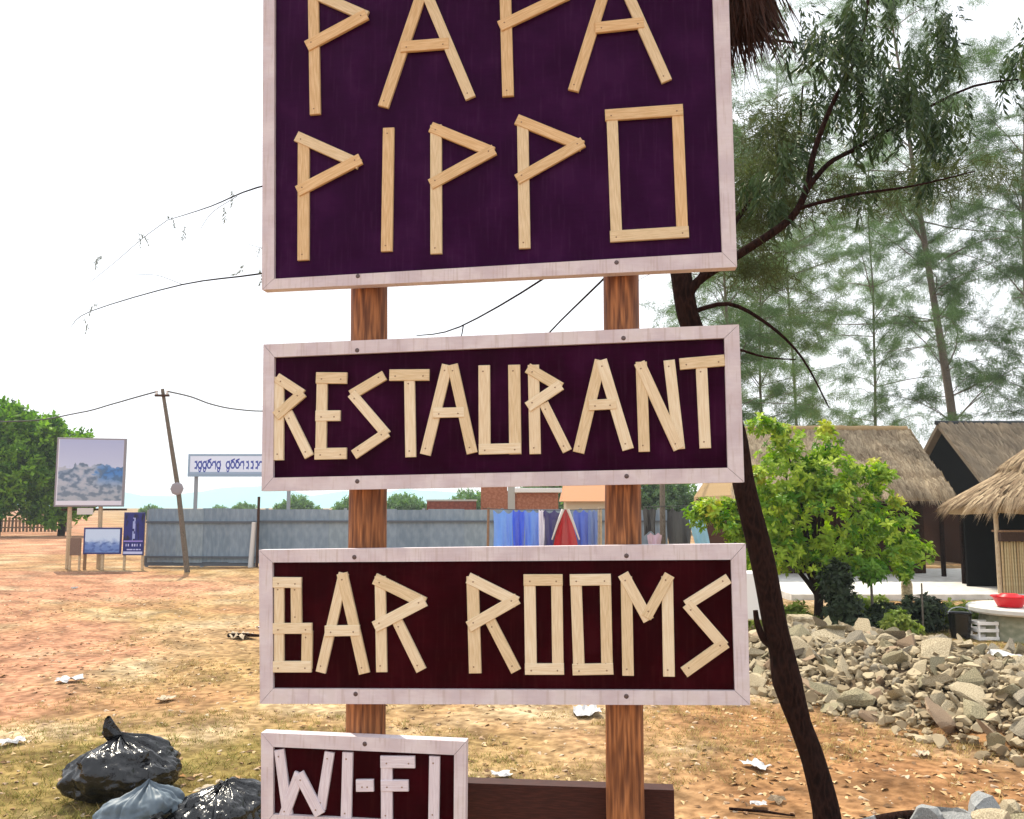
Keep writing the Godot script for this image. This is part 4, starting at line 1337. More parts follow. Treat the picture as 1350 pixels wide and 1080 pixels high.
func build_rubble() -> void:
	var stones := []
	for k in 12:
		stones.append(stone_mesh(200 + k, [0.6, 0.3, 0.2, 0.4][k % 4], 9 + k % 5))
	var mats := [M.stone, M.stone_b, M.stone_c, M.stone_d]
	rng.seed = 301
	var made := 0
	var spots := []
	# a few large slabs first
	for q in [[2.95, -8.2, 0.2, Vector3(1.5, 0.5, 1.0), 0, Vector3(0.5, 0.4, 0.1), "broad pale slab lying tilted on top of the rubble heap"], [3.35, -7.2, 0.19, Vector3(1.1, 0.45, 1.3), 0, Vector3(0.75, -0.5, 0.35), "pale square-edged slab standing tilted mid heap"], [2.72, -7.35, 0.16, Vector3(0.5, 0.35, 1.5), 0, Vector3(0.9, 0.5, 0.2), "long thin pale shard leaning in the heap"], [2.45, -7.2, 0.14, Vector3(0.4, 0.4, 1.6), 3, Vector3(0.5, 0.7, 0.1), "narrow orange-brown shard low in the heap"], [3.7, -7.9, 0.2, Vector3(1.1, 1.1, 0.9), 1, Vector3(0.2, 0.3, 0.2), "dark grey boulder atop the rubble heap near the table"], [3.5, -6.15, 0.15, Vector3(1.2, 0.9, 1.0), 1, Vector3(0.3, 0.9, 0.2), "stout grey block at the heap's lower edge"], [2.62, -6.85, 0.18, Vector3(1.2, 0.8, 0.9), 2, Vector3(0.2, 0.4, 0.3), "mottled rounded boulder at the heap's front edge"], [3.95, -6.9, 0.18, Vector3(1.3, 0.6, 1.0), 0, Vector3(0.6, 0.2, -0.2), "flat pale slab beside the white plastic bag"]]:
		var p := Vector3(q[0], ground_h(q[0], q[1]) + q[2] * 0.3, q[1])
		place_rock(stones[(made * 5 + 2) % 12], mats[q[4]], p, q[3] * q[2], q[5], q[6], "stones of the rubble heap")
		spots.append([p, q[2] * 0.8])
		made += 1
	var tries := 0
	while made < 280 and tries < 20000:
		tries += 1
		var t := rng.randf_range(-1.5, 3.6)
		var s := rng.randf_range(-0.1, 2.0)
		var p2 := HEAP_A + HEAP_D * t + HEAP_N * s
		if p2.x > 0.64 * -p2.y or heap_h(p2.x, p2.y) < 0.01 and rng.randf() < 0.7:
			continue
		var r := lerpf(0.065, 0.15, pow(rng.randf(), 1.6))
		if tries > 14000:
			r *= 0.6
		var ok := true
		for q in spots:
			if Vector2(p2.x, p2.y).distance_to(Vector2(q[0].x, q[0].z)) < (r + q[1]) * 0.5:
				ok = false
				break
		if not ok:
			continue
		var k := rng.randi_range(0, 11)
		var mi: int = [0, 0, 0, 1, 1, 2, 2, 3][rng.randi_range(0, 7)]
		var p := Vector3(p2.x, ground_h(p2.x, p2.y) + r * rng.randf_range(0.15, 0.6), p2.y)
		place_rock(stones[k], mats[mi], p, Vector3(r * rng.randf_range(0.9, 1.5), r * rng.randf_range(0.7, 1.1), r * rng.randf_range(0.8, 1.2)), Vector3(rng.randf_range(-1.1, 1.1), rng.randf() * TAU, rng.randf_range(-1.1, 1.1)), rock_label(mi, r, t, s), "stones of the rubble heap")
		spots.append([p, r])
		made += 1
	var xf := []
	var cols := []
	for i in 6500:
		var t := rng.randf_range(-1.6, 3.8)
		var s := rng.randf_range(-0.25, 2.3)
		var p2 := HEAP_A + HEAP_D * t + HEAP_N * s
		if s < 0.1 and rng.randf() < 0.7:
			continue
		var r := lerpf(0.014, 0.075, pow(rng.randf(), 2.0))
		xf.append(Transform3D(Basis.from_euler(Vector3(rng.randf() * 3.0, rng.randf() * TAU, rng.randf())) * Basis.from_scale(Vector3(r * 1.3, r, r)), Vector3(p2.x, ground_h(p2.x, p2.y) + rng.randf_range(0, 0.05), p2.y)))
		cols.append(Color(0.2, 0.15, 0.09).lerp(Color(0.46, 0.38, 0.25), rng.randf()))
	tag(scatter("rubble", stones[4], M.leaf_dull, xf, cols), "small broken stones and chips filling the rubble heap", "rubble")
	# stones near the camera at the foot of the leaning trunk
	var near := [[1.66, -4.32, 0.1, 1], [1.8, -4.2, 0.12, 2], [1.95, -4.34, 0.1, 1], [2.08, -4.22, 0.15, 1], [2.26, -4.32, 0.135, 1], [2.52, -4.3, 0.165, 1], [2.38, -4.14, 0.15, 2], [2.3, -4.1, 0.15, 0], [2.12, -4.02, 0.15, 0], [1.95, -4.1, 0.13, 0], [1.72, -4.1, 0.11, 1], [2.05, -4.42, 0.07, 2], [2.66, -4.4, 0.16, 1], [1.6, -4.2, 0.08, 0], [1.85, -4.0, 0.12, 2], [1.5, -4.22, 0.07, 1], [2.38, -4.42, 0.1, 0], [2.0, -4.2, 0.1, 3], [1.7, -4.22, 0.08, 3], [2.2, -4.15, 0.12, 0]]
	var nk := {0: "pale grey", 1: "blue-grey", 2: "olive", 3: "brown"}
	var ns := ["beside the dark log shape", "at the foot of the leaning trunk", "in front of the large square-cut stone", "between the log shape and the square-cut stone"]
	var c := 0
	for q in near:
		var lab: String = "%s %s stone %s" % ["small" if q[2] < 0.11 else "stout", nk[q[3]], ns[1] if q[0] < 1.7 else (ns[0] if q[0] < 1.95 else (ns[3] if q[0] < 2.25 else ns[2]))]
		if c == 5:
			lab = "large square-cut grey stone, biggest of the pile near the leaning trunk"
		if c == 4:
			lab = "tall blue-grey boulder beside the large square-cut stone"
		place_rock(stones[[0, 3, 4, 7, 8, 11][c % 6] if c != 5 else 0], [M.stone, M.stone_grey, M.stone_c, M.stone_d][q[3]], Vector3(q[0], q[2] * 0.5, q[1]), Vector3(q[2] * 1.25, q[2] * (1.35 if c != 5 else 1.05), q[2] * 1.1), Vector3(0.2 * sin(c), c * 1.3, 0.2 * cos(c)), lab, "stones at the foot of the leaning trunk")
		c += 1
	var lg := thing("stand_in_log", "short dark log shape made up for a shadowy mound beside the near stones", "log", Vector3(1.84, 0.025, -4.46), 0.12)  # log shape made up to stand for a dark shadowy mound
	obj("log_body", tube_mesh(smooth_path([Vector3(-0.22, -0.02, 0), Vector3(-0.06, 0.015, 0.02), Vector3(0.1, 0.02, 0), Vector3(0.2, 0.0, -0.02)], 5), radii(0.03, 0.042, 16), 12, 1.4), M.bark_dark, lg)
	# litter
	rng.seed = 311
	var names := [["crumpled white plastic bag lying on the straw behind the right signpost", 0.56, -6.75, 0.26, M.white_plastic], ["light bluish plastic scrap on the ground between the two signposts", -0.06, -5.27, 0.11, M.white_plastic], ["white paper scrap on red earth between signs and leaning trunk", 1.45, -5.4, 0.16, M.white_plastic], ["white scrap on the pinkish road edge above the garbage bags", -3.95, -8.05, 0.22, M.white_plastic], ["pale plastic scrap just behind the black bag's knot", -2.35, -5.7, 0.2, M.white_plastic], ["whitish scrap at the edge of the greenish grass patch", -3.3, -6.0, 0.16, M.white_plastic], ["pale flattened carton on the dirt by the third board's edge", -3.2, -10.6, 0.32, M.pale_card], ["cream paper scrap lying by the big bag's side", -1.68, -5.05, 0.12, M.pale_card], ["white plastic bag stuffed among the stones of the heap", 4.05, -7.3, 0.34, M.white_plastic], ["crushed pale cup on the earth under the rubble edge", 2.55, -5.65, 0.1, M.pale_card], ["small white scrap near the tip of the dark twig", 1.28, -4.75, 0.08, M.white_plastic], ["yellowish paper scrap among dry leaves on the open dirt", -2.8, -7.3, 0.15, M.pale_card]]
	var i := 0
	for q in names:
		i += 1
		var up := 0.02
		var sy := 0.4
		if q[3] > 0.4 and q[1] > 0.0:
			up = 0.16
			sy = 1.3
		var o := single("paper_scrap", q[0], "litter", crumpled(40 + i, 0.45), q[4], Vector3(q[1], ground_h(q[1], q[2]) + up, q[2]))
		o.scale = Vector3(q[3], q[3] * sy, q[3] * 0.7)
		o.rotation.y = i * 1.7
		if q[3] > 0.4 and q[1] > 0.0:
			o.rotation = Vector3(0.9, 0.3, 0.2)
	for k in 16:
		var d := 4.0 + pow(rng.randf(), 1.2) * 14.0
		var x := rng.randf_range(-0.6, 0.42) * d
		var o := single("paper_scrap", "tiny pale scrap strewn on the open ground", "litter", crumpled(80 + k % 8, 0.4, 4), M.pale_card if k % 3 else M.white_plastic, Vector3(x, ground_h(x, -d) + 0.008, -d), "tiny pale scraps on the ground")
		o.scale = Vector3.ONE * rng.randf_range(0.04, 0.1) * (0.7 + d * 0.06)
		o.rotation.y = rng.randf() * TAU
	for q in [[Vector3(1.12, 0.01, -4.72), Vector3(1.42, 0.015, -4.6), 0.008, "thin dark twig lying on the earth by the leaning trunk"], [Vector3(-3.35, 0.03, -10.6), Vector3(-2.9, 0.04, -10.5), 0.028, "short dark stick on the dirt beside the BAR ROOMS board"]]:
		single("twig", q[3], "stick", tube_mesh([q[0], ((q[0] as Vector3) + q[1]) / 2.0 + Vector3(0, 0.012, 0.02), q[1]], [q[2], q[2] * 0.9, q[2] * 0.5], 7, 0.2), M.bark_dark, Vector3.ZERO)

# ---------------------------------------------------------------- between the heap and the huts
func build_yard() -> void:
	var st := new_st()
	slab_from(st, [Vector3(4.6, -0.2, -14.7), Vector3(14.0, -0.2, -14.7), Vector3(14.0, 0.1, -14.7), Vector3(4.6, 0.1, -14.7)], -20.5, 0.01)
	kind(obj("terrace", done(st), M.pale_floor), "structure")
	var tb := thing("round_table", "low round concrete table with a greenish drum base, beside the rubble", "table", Vector3(6.05, 0, -10.6))
	var t1 := new_st()
	lathe(t1, [Vector2(0.0, 0.3), Vector2(0.58, 0.3), Vector2(0.6, 0.32), Vector2(0.6, 0.36), Vector2(0.58, 0.375), Vector2(0.0, 0.38)], 40)
	obj("table_top", done(t1), M.pale_floor, tb)
	var t2 := new_st()
	lathe(t2, [Vector2(0.5, -0.05), Vector2(0.48, 0.15), Vector2(0.46, 0.3)], 32)
	obj("drum", done(t2), M.concrete_green, tb)
	var rb := thing("basin", "bright red plastic basin standing on the round table", "basin", Vector3(5.82, 0.38, -10.45))
	var t3 := new_st()
	lathe(t3, [Vector2(0.0, 0.003), Vector2(0.13, 0.003), Vector2(0.185, 0.11), Vector2(0.2, 0.115), Vector2(0.2, 0.125), Vector2(0.178, 0.12), Vector2(0.125, 0.012), Vector2(0.0, 0.012)], 32)
	obj("bowl", done(t3), M.red_plastic, rb)
	var lid := new_st()
	lathe(lid, [Vector2(0.12, 0.06), Vector2(0.13, 0.12), Vector2(0.09, 0.15), Vector2(0.0, 0.155)], 20)
	obj("folded_cloth", done(lid), M.red_plastic, rb)
	# dark bucket, crate, sheet
	var bk := thing("bucket", "dark blue-black bucket standing by the dark undergrowth", "bucket", Vector3(5.25, 0.0, -10.5))
	var t4 := new_st()
	lathe(t4, [Vector2(0.0, 0.0), Vector2(0.1, 0.0), Vector2(0.13, 0.3), Vector2(0.14, 0.31), Vector2(0.12, 0.3), Vector2(0.09, 0.02)], 24)
	obj("bucket_body", done(t4), M.black_plastic, bk)
	var hd := []
	for i in 13:
		var a := PI * i / 12.0
		hd.append(Vector3(cos(a) * 0.135, 0.29 + sin(a) * 0.08, 0.0))
	obj("handle", tube_mesh(hd, radii(0.006, 0.006, 13), 5), M.steel, bk)
	var cr := thing("crate", "small white slatted crate between bucket and round table", "crate", Vector3(5.5, 0.0, -10.45))
	for y in [0.03, 0.12, 0.2]:
		for z in [-0.1, 0.1]:
			obj("slat", box_mesh(Vector3(0.24, 0.035, 0.012)), M.white_paint, cr).position = Vector3(0, y, z)
		for x in [-0.12, 0.12]:
			obj("slat", box_mesh(Vector3(0.012, 0.035, 0.18)), M.white_paint, cr).position = Vector3(x, y, 0)
	for x in [-0.105, 0.105]:
		for z in [-0.088, 0.088]:
			obj("corner_post", box_mesh(Vector3(0.02, 0.22, 0.02)), M.white_paint, cr).position = Vector3(x, 0.11, z)
	single("stake", "thin grey stake standing in the dark undergrowth by the heap", "stake", tube_mesh([Vector3(0, -0.05, 0), Vector3(0.01, 0.62, 0)], [0.013, 0.011], 6), M.bark_grey, Vector3(4.95, 0, -10.8))
	# pale plinth and blocks behind the leaning trunk
	single("white_block", "white painted block right behind the leaning trunk", "block", bevel_box(Vector3(0.34, 0.55, 0.3), 0.015), M.white_paint, Vector3(2.9, 0.5, -10.6))
	single("stone_block", "pale square stone block under the shrub's shade edge", "block", bevel_box(Vector3(0.26, 0.26, 0.26), 0.02), M.stone, Vector3(3.42, 0.13, -10.6))
	var dc := thing("pale_statuette", "small pale carved figure-like post under the shrub's edge", "ornament", Vector3(5.62, 0.1, -12.7))
	dc.scale = Vector3.ONE * 0.75
	var t5 := new_st()
	lathe(t5, [Vector2(0.0, 0.0), Vector2(0.1, 0.0), Vector2(0.1, 0.45), Vector2(0.07, 0.55), Vector2(0.12, 0.68), Vector2(0.1, 0.8), Vector2(0.05, 0.83), Vector2(0.07, 0.9), Vector2(0.05, 0.97), Vector2(0.0, 0.99)], 16)
	obj("carved_body", done(t5), M.stone, dc)
	# pink cloth on the bar hut
	single("pink_cloth", "pink cloth hanging on the woven wall of the bar hut", "cloth", hanging_cloth(0.27, 0.34, 0.03, 4), cloth_mat(Color(0.62, 0.07, 0.24)), Vector3(8.66, 1.44, -16.45))
	# undergrowth with its shade put into the leaf colour, and small plants
	rng.seed = 321
	var o := Vector3(4.05, 0, -11.0)
	var ds := thing("shaded_shrub", "dense shrub with shade put into its blackish leaves, under the bright green shrub", "shrub", o)
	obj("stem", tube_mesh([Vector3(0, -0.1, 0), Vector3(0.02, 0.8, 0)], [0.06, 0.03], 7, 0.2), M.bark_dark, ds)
	lumps("foliage", M.mesh_rosette, M.leaf_shade, [[Vector3(4.0, 0.62, -11), Vector3(0.2, 0.26, 0.2)], [Vector3(4.05, 0.3, -11), Vector3(0.24, 0.26, 0.22)], [Vector3(4.2, 0.1, -10.9), Vector3(0.26, 0.14, 0.22)]], 1000.0, Color(0.012, 0.022, 0.008), Color(0.025, 0.04, 0.012), 0.5, 0.8, o, ds, 0.2)  # near-black leaf colours carry the shadow beneath the big shrub
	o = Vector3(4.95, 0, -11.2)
	var du := thing("shaded_shrub", "low spreading shrub with shade put into its dark leaves, around the thin grey stake", "shrub", o)
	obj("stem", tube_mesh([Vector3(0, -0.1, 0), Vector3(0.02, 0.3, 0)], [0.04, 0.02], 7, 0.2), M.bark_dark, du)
	lumps("foliage", M.mesh_rosette, M.leaf_shade, [[Vector3(4.75, 0.16, -11.1), Vector3(0.38, 0.2, 0.3)], [Vector3(5.1, 0.2, -11.2), Vector3(0.32, 0.26, 0.3)]], 800.0, Color(0.012, 0.022, 0.01), Color(0.03, 0.045, 0.015), 0.5, 0.8, o, du, 0.2)  # shade of the undergrowth is painted into these leaf colours
	var sap := thing("sapling", "slender sapling with a small leafy top beside the dark shrub", "sapling", Vector3(4.6, 0, -11.4))
	obj("stem", tube_mesh([Vector3(0, -0.05, 0), Vector3(-0.01, 0.7, 0)], [0.022, 0.015], 7), M.bark_grey, sap)
	lumps("foliage", M.mesh_rosette, M.leaf_bright, [[Vector3(4.6, 0.75, -11.4), Vector3(0.22, 0.16, 0.2)]], 500.0, Color(0.08, 0.22, 0.02), Color(0.2, 0.36, 0.04), 0.6, 0.9, Vector3(4.6, 0, -11.4), sap, 0.2)
	var k := 0
	var wheres := ["beside the sapling's stem", "in front of the pale terrace edge", "between crate and terrace", "at the foot of the leaning trunk's far side", "next to the pale stone block", "behind the dark spreading shrub", "along the top of the rubble heap", "by the round table's drum"]
	for q in [[4.35, -11.3], [5.0, -12.3], [5.6, -11.6], [3.1, -11.2], [3.6, -11.4], [4.7, -12.2], [4.5, -10.5], [5.75, -11.3]]:
		var at := Vector3(q[0], 0, q[1])
		var pl := thing("low_plant", "small yellow-green leafy plant " + wheres[k], "plant", at, 0.0, "low plants by the terrace")
		k += 1
		obj("stem", tube_mesh([Vector3(0, -0.05, 0), Vector3(0.02, 0.2, 0)], [0.012, 0.006], 6), M.bark_grey, pl)
		lumps("foliage", M.mesh_rosette, M.leaf_bright, [[at + Vector3(0, 0.18, 0), Vector3(0.22, 0.16, 0.2)], [at + Vector3(0.15, 0.1, 0.05), Vector3(0.15, 0.1, 0.15)]], 620.0, Color(0.16, 0.24, 0.03), Color(0.34, 0.38, 0.08), 0.5, 0.85, at, pl, 0.2)

func build_far() -> void:
	# hills at the horizon
	var st := new_st()
	st.set_smooth_group(0)
	var n := 120
	for i in n:
		var p := []
		for k in 2:
			var x := -420.0 + 840.0 * (i + k) / n
			var h := 7.0 + noise_a.get_noise_1d(x * 1.2) * 9.0 + noise_b.get_noise_1d(x * 3.0) * 1.2
			p.append([x, maxf(h, 1.5)])
		quad(st, Vector3(p[0][0], -2, -330), Vector3(p[1][0], -2, -330), Vector3(p[1][0], p[1][1], -400), Vector3(p[0][0], p[0][1], -400))
		quad(st, Vector3(p[0][0], p[0][1], -400), Vector3(p[1][0], p[1][1], -400), Vector3(p[1][0], -2, -470), Vector3(p[0][0], -2, -470))
	kind(obj("hills", done(st), M.hazed_hill), "structure")
	rng.seed = 401
	var ga := Color(0.025, 0.1, 0.006)
	var gb := Color(0.26, 0.46, 0.04)
	round_tree("tall broad green tree at the road's far side, highest of its row", Vector3(-25.6, 0, -44), [[Vector3(0, 4.3, 0), Vector3(2.2, 2.3, 2.2)], [Vector3(-1.6, 3.0, 0.8), Vector3(1.6, 1.7, 1.5)], [Vector3(1.4, 3.1, 0.9), Vector3(1.5, 1.6, 1.5)], [Vector3(0.2, 5.4, 0), Vector3(1.4, 1.1, 1.4)], [Vector3(0.0, 1.9, 1.4), Vector3(1.8, 1.1, 1.2)], [Vector3(2.0, 4.9, 0), Vector3(1.1, 1.1, 1.1)], [Vector3(-1.4, 5.3, 0.3), Vector3(1.1, 1.1, 1.1)]], 42.0, ga, gb, 1.0, "broad trees along the road")
	round_tree("broad green tree right behind the large billboard", Vector3(-22.9, 0, -45), [[Vector3(0, 3.3, 0), Vector3(1.4, 1.7, 1.5)], [Vector3(-1.0, 4.4, 0), Vector3(1.1, 1.2, 1.1)], [Vector3(0.9, 2.2, 0.4), Vector3(1.0, 1.3, 1.0)], [Vector3(0.5, 4.5, 0), Vector3(0.9, 0.8, 0.9)], [Vector3(-0.4, 1.6, 0.8), Vector3(1.3, 1.1, 1.0)]], 42.0, ga, gb, 1.0, "broad trees along the road")
	round_tree("broad green tree partly cut by the photo's edge, nearer the low fence", Vector3(-29.6, 0, -46), [[Vector3(0, 3.6, 0), Vector3(2.2, 2.1, 2.0)], [Vector3(1.6, 2.2, 0.9), Vector3(1.4, 1.4, 1.4)], [Vector3(0.8, 5.0, 0), Vector3(1.5, 1.3, 1.4)]], 36.0, ga, gb, 1.0, "broad trees along the road")
	var f := thing("picket_fence", "low weathered picket fence along the road under the broad trees", "fence", Vector3(-31.6, 0, -50.5), deg_to_rad(4))
	for i in 32:
		var p := obj("picket", M.mesh_picket, M.wood_mid if i % 3 else M.bark_grey, f)
		p.position = Vector3(i * 0.2, 0.4 + 0.05 * sin(i * 2.9), 0.0)
		p.rotation.z = 0.05 * sin(i * 7.1)
	for y in [0.25, 0.62]:
		obj("rail", box_mesh(Vector3(6.4, 0.07, 0.05)), M.bark_grey, f).position = Vector3(3.1, y, -0.06)
	var hazed_a := Color(0.12, 0.21, 0.12)  # distance haze is mixed into these pale leaf greens
	var hazed_b := Color(0.2, 0.31, 0.18)
	var spots := [[-36.0, -88.0, 0.95, "small round dark tree on the horizon, between billboard and pole"], [-31.5, -95.0, 0.9, "small hazy tree on the horizon behind the banner post"], [-27.8, -92.0, 1.1, "hazy tree beyond the fence, below the blue-script banner"], [-24.5, -100.0, 1.1, "low hazy tree beyond the fence, close to the thin dark post"], [-19.5, -80.0, 1.5, "hazy green tree beyond the fence, just past the left signpost's far side"], [-12.0, -70.0, 1.6, "hazy green tree beyond the fence between signposts, nearest the left post"], [-8.0, -66.0, 1.5, "hazy green tree beyond the fence near the dark red wall"], [-2.8, -60.0, 1.6, "hazy green tree seen over the brick house"], [3.0, -55.0, 2.4, "green tree behind the orange-roofed house"], [6.6, -48.0, 2.6, "green tree far behind the black laundry"]]
	for q in spots:
		var r: float = q[2]
		round_tree(q[3], Vector3(q[0], 0, q[1]), [[Vector3(0, r * 0.75, 0), Vector3(r, r * 0.8, r)], [Vector3(-r * 0.7, r * 0.55, 0.2), Vector3(r * 0.7, r * 0.6, r * 0.6)], [Vector3(r * 0.8, r * 0.6, 0), Vector3(r * 0.7, r * 0.55, r * 0.6)]], 75.0, hazed_a, hazed_b, 0.7, "hazy trees beyond the fence", 0.12, "far_tree")
	var tint := Color(0.085, 0.145, 0.058)
	wispy_tree("tall feathery tree with a thin dark trunk over the thatched ridge", Vector3(14.45, 0, -28.0), 20.0, Vector3(-1.7, 0, 0), 0.17, 0.2, 78, 4.2, 501, tint)
	wispy_tree("feathery tree rising right behind the long thatched hut", Vector3(6.3, 0, -24.0), 13.0, Vector3(-0.4, 0, 0), 0.07, 0.2, 66, 2.6, 502, tint)
	wispy_tree("feathery tree farthest along the row, past the gabled roof", Vector3(17.2, 0, -29.0), 17.0, Vector3(0.4, 0, 0), 0.1, 0.2, 66, 3.6, 503, tint)
	wispy_tree("short feathery tree close behind the leaning trunk's upper part", Vector3(8.2, 0, -28.5), 13.0, Vector3(0.2, 0, 0), 0.06, 0.15, 60, 2.8, 504, Color(0.1, 0.145, 0.045))
	wispy_tree("feathery tree between the long hut and the gabled hut, farther back", Vector3(15.0, 0, -36.0), 17.0, Vector3(0.3, 0, 0), 0.08, 0.2, 54, 3.4, 505, Color(0.12, 0.19, 0.09))
	wispy_tree("feathery tree with fine crown, behind the tall thin-trunked one", Vector3(11.6, 0, -35.0), 20.0, Vector3(-0.5, 0, 0), 0.07, 0.25, 54, 3.8, 506, Color(0.14, 0.21, 0.115))

func panel_tex(sd: int, a: Color, b: Color, dust: Color) -> ImageTexture:
	# painted board: blotchy brush marks, a few pale scuffs and runs of dust
	var blot := noise_image(sd, 0.012, 4, 512)
	var run := noise_image(sd + 50, 0.03, 3, 512)
	var out := Image.create(512, 512, false, Image.FORMAT_RGB8)
	for y in 512:
		for x in 512:
			var v: float = blot.get_pixel(x, y).r
			var brush: float = run.get_pixel(x, (y * 9) % 512).r
			var drip: float = run.get_pixel((x * 7) % 512, y / 3).r
			var c := a.lerp(b, clampf((v - 0.3) * 2.0 + (brush - 0.5) * 0.5, 0.0, 1.0))
			c = c.lerp(dust, clampf((drip - 0.62) * 1.6, 0.0, 0.25) + clampf((v - 0.72) * 1.0, 0.0, 0.1))
			out.set_pixel(x, y, c)
	return ImageTexture.create_from_image(out)

func build_materials() -> void:
	noise_a.seed = 7
	noise_a.frequency = 0.01
	noise_a.fractal_octaves = 4
	noise_b.seed = 23
	noise_b.frequency = 0.01
	noise_b.fractal_octaves = 3
	var fine := noise_image(1, 0.03, 5, 512)
	var mid := noise_image(2, 0.02, 4, 256)
	var fibre := noise_image(3, 0.05, 4, 256)
	var ridge := noise_image(4, 0.025, 4, 256, FastNoiseLite.FRACTAL_RIDGED)
	var fine_n := normal_tex(fine, 6.0)
	var fibre_n := normal_tex(fibre, 3.0)
	var ridge_n := normal_tex(ridge, 5.0)
	var g := grained(ramp_tex(fine, Color(0.72, 0.7, 0.68), Color(1, 1, 1), 0.8), Vector3.ONE * 0.55, 0.95, fine_n, 1.1, true)
	g.vertex_color_use_as_albedo = true
	g.metallic_specular = 0.2
	M.ground = g
	var wood := func(a: Color, b: Color, sc: Vector3, r: float) -> StandardMaterial3D: return grained(ramp_tex(fibre, a, b), sc, r, fibre_n, 0.35)
	M.slat = wood.call(lin(0.66, 0.52, 0.33), lin(0.78, 0.66, 0.47), Vector3(1.3, 22, 22), 0.7)
	M.slat_b = wood.call(lin(0.7, 0.57, 0.38), lin(0.8, 0.7, 0.52), Vector3(1.1, 18, 18), 0.7)
	M.slat_c = wood.call(lin(0.6, 0.46, 0.27), lin(0.74, 0.6, 0.4), Vector3(1.5, 26, 26), 0.7)
	M.slat_shaded = wood.call(lin(0.57, 0.38, 0.19), lin(0.71, 0.52, 0.3), Vector3(1.3, 20, 20), 0.7)  # darker, oranger slat wood: the roof's shade on the top board is coloured in
	M.slat_shaded_b = wood.call(lin(0.6, 0.39, 0.19), lin(0.74, 0.53, 0.3), Vector3(1.1, 24, 24), 0.7)  # second slat tone with the same roof shade coloured in
	M.slat_white = wood.call(lin(0.58, 0.51, 0.56), lin(0.7, 0.65, 0.7), Vector3(1.2, 20, 20), 0.6)
	M.frame_h = grained(panel_tex(41, lin(0.55, 0.475, 0.51), lin(0.66, 0.6, 0.625), lin(0.34, 0.26, 0.22)), Vector3(1.1, 1.1, 1.1), 0.55, fibre_n, 0.2)
	M.frame_v = M.frame_h
	M.panel_top = grained(panel_tex(31, lin(0.024, 0.0022, 0.026), lin(0.033, 0.004, 0.037), lin(0.07, 0.035, 0.07)), Vector3(0.85, 0.85, 0.85), 0.38, fibre_n, 0.15)  # purple cast of reflected sky and lens flare mixed into the paint colour
	M.panel_mid = grained(panel_tex(32, lin(0.018, 0.0006, 0.010), lin(0.03, 0.0015, 0.02), lin(0.06, 0.025, 0.045)), Vector3(0.85, 0.85, 0.85), 0.4, fibre_n, 0.15)  # keeps a weaker share of the reflected purple in its paint colour
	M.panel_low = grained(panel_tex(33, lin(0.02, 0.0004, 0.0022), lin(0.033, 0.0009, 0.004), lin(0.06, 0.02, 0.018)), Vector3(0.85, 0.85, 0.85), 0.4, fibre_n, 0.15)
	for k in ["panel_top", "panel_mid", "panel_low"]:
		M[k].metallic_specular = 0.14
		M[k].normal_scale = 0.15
	M.post = grained(ramp_tex(fibre, lin(0.1, 0.032, 0.012), lin(0.44, 0.18, 0.066)), Vector3(7, 0.5, 7), 0.6, fibre_n, 0.5)
	M.beam = wood.call(lin(0.032, 0.007, 0.005), lin(0.06, 0.015, 0.01), Vector3(1.5, 16, 16), 0.7)
	M.nail = plain(lin(0.25, 0.16, 0.1), 0.5)
	M.screw = plain(lin(0.12, 0.09, 0.09), 0.35)
	M.screw.metallic = 0.6
	M.bark_dark = grained(ramp_tex(ridge, lin(0.007, 0.0035, 0.003), lin(0.03, 0.014, 0.011)), Vector3(5, 1.6, 5), 0.9, ridge_n, 0.9)
	M.bark_grey = grained(ramp_tex(ridge, lin(0.09, 0.075, 0.06), lin(0.19, 0.16, 0.13)), Vector3(5, 1.5, 5), 0.9, ridge_n, 0.8)
	for k in ["bark_dark"]:
		M[k].metallic_specular = 0.12
	M.pale_wood = grained(ramp_tex(fibre, lin(0.4, 0.29, 0.18), lin(0.6, 0.48, 0.33)), Vector3(8, 1, 8), 0.85)
	M.wood_mid = grained(ramp_tex(fibre, lin(0.2, 0.11, 0.06), lin(0.32, 0.2, 0.12)), Vector3(8, 1, 8), 0.8)
	M.wood_dark = grained(ramp_tex(fibre, lin(0.04, 0.018, 0.012), lin(0.07, 0.035, 0.022)), Vector3(8, 1, 8), 0.8)
	M.brown_board = grained(ramp_tex(fibre, lin(0.16, 0.1, 0.08), lin(0.24, 0.16, 0.12)), Vector3(2, 8, 8), 0.8)
	M.thatch = grained(ramp_tex(fibre, lin(0.25, 0.16, 0.075), lin(0.45, 0.33, 0.18)), Vector3(9, 1.2, 3), 0.95)
	M.thatch_grey = grained(ramp_tex(fibre, lin(0.2, 0.15, 0.1), lin(0.32, 0.26, 0.19)), Vector3(9, 1.2, 3), 0.95)
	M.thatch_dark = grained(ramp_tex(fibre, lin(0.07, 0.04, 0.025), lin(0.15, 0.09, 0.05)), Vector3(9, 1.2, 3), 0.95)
	M.dark_cap = plain(lin(0.035, 0.04, 0.045), 0.8)
	M.wall_shaded = grained(ramp_tex(fibre, lin(0.024, 0.011, 0.008), lin(0.075, 0.034, 0.021)), Vector3(10, 3, 10), 0.9)  # brown walls, darkened in colour for the shade under the eaves
	M.wall_deep_shade = plain(lin(0.009, 0.008, 0.0085), 0.95)  # near black stands for deep shade on the gable and bar interior
	M.wall_shaded.metallic_specular = 0.1
	M.wall_deep_shade.metallic_specular = 0.05
	M.wall_red = grained(ramp_tex(fibre, lin(0.18, 0.09, 0.04), lin(0.34, 0.2, 0.1)), Vector3(3, 14, 3), 0.9)
	M.bamboo = grained(ramp_tex(fibre, lin(0.46, 0.36, 0.19), lin(0.6, 0.5, 0.3)), Vector3(6, 1, 6), 0.6)
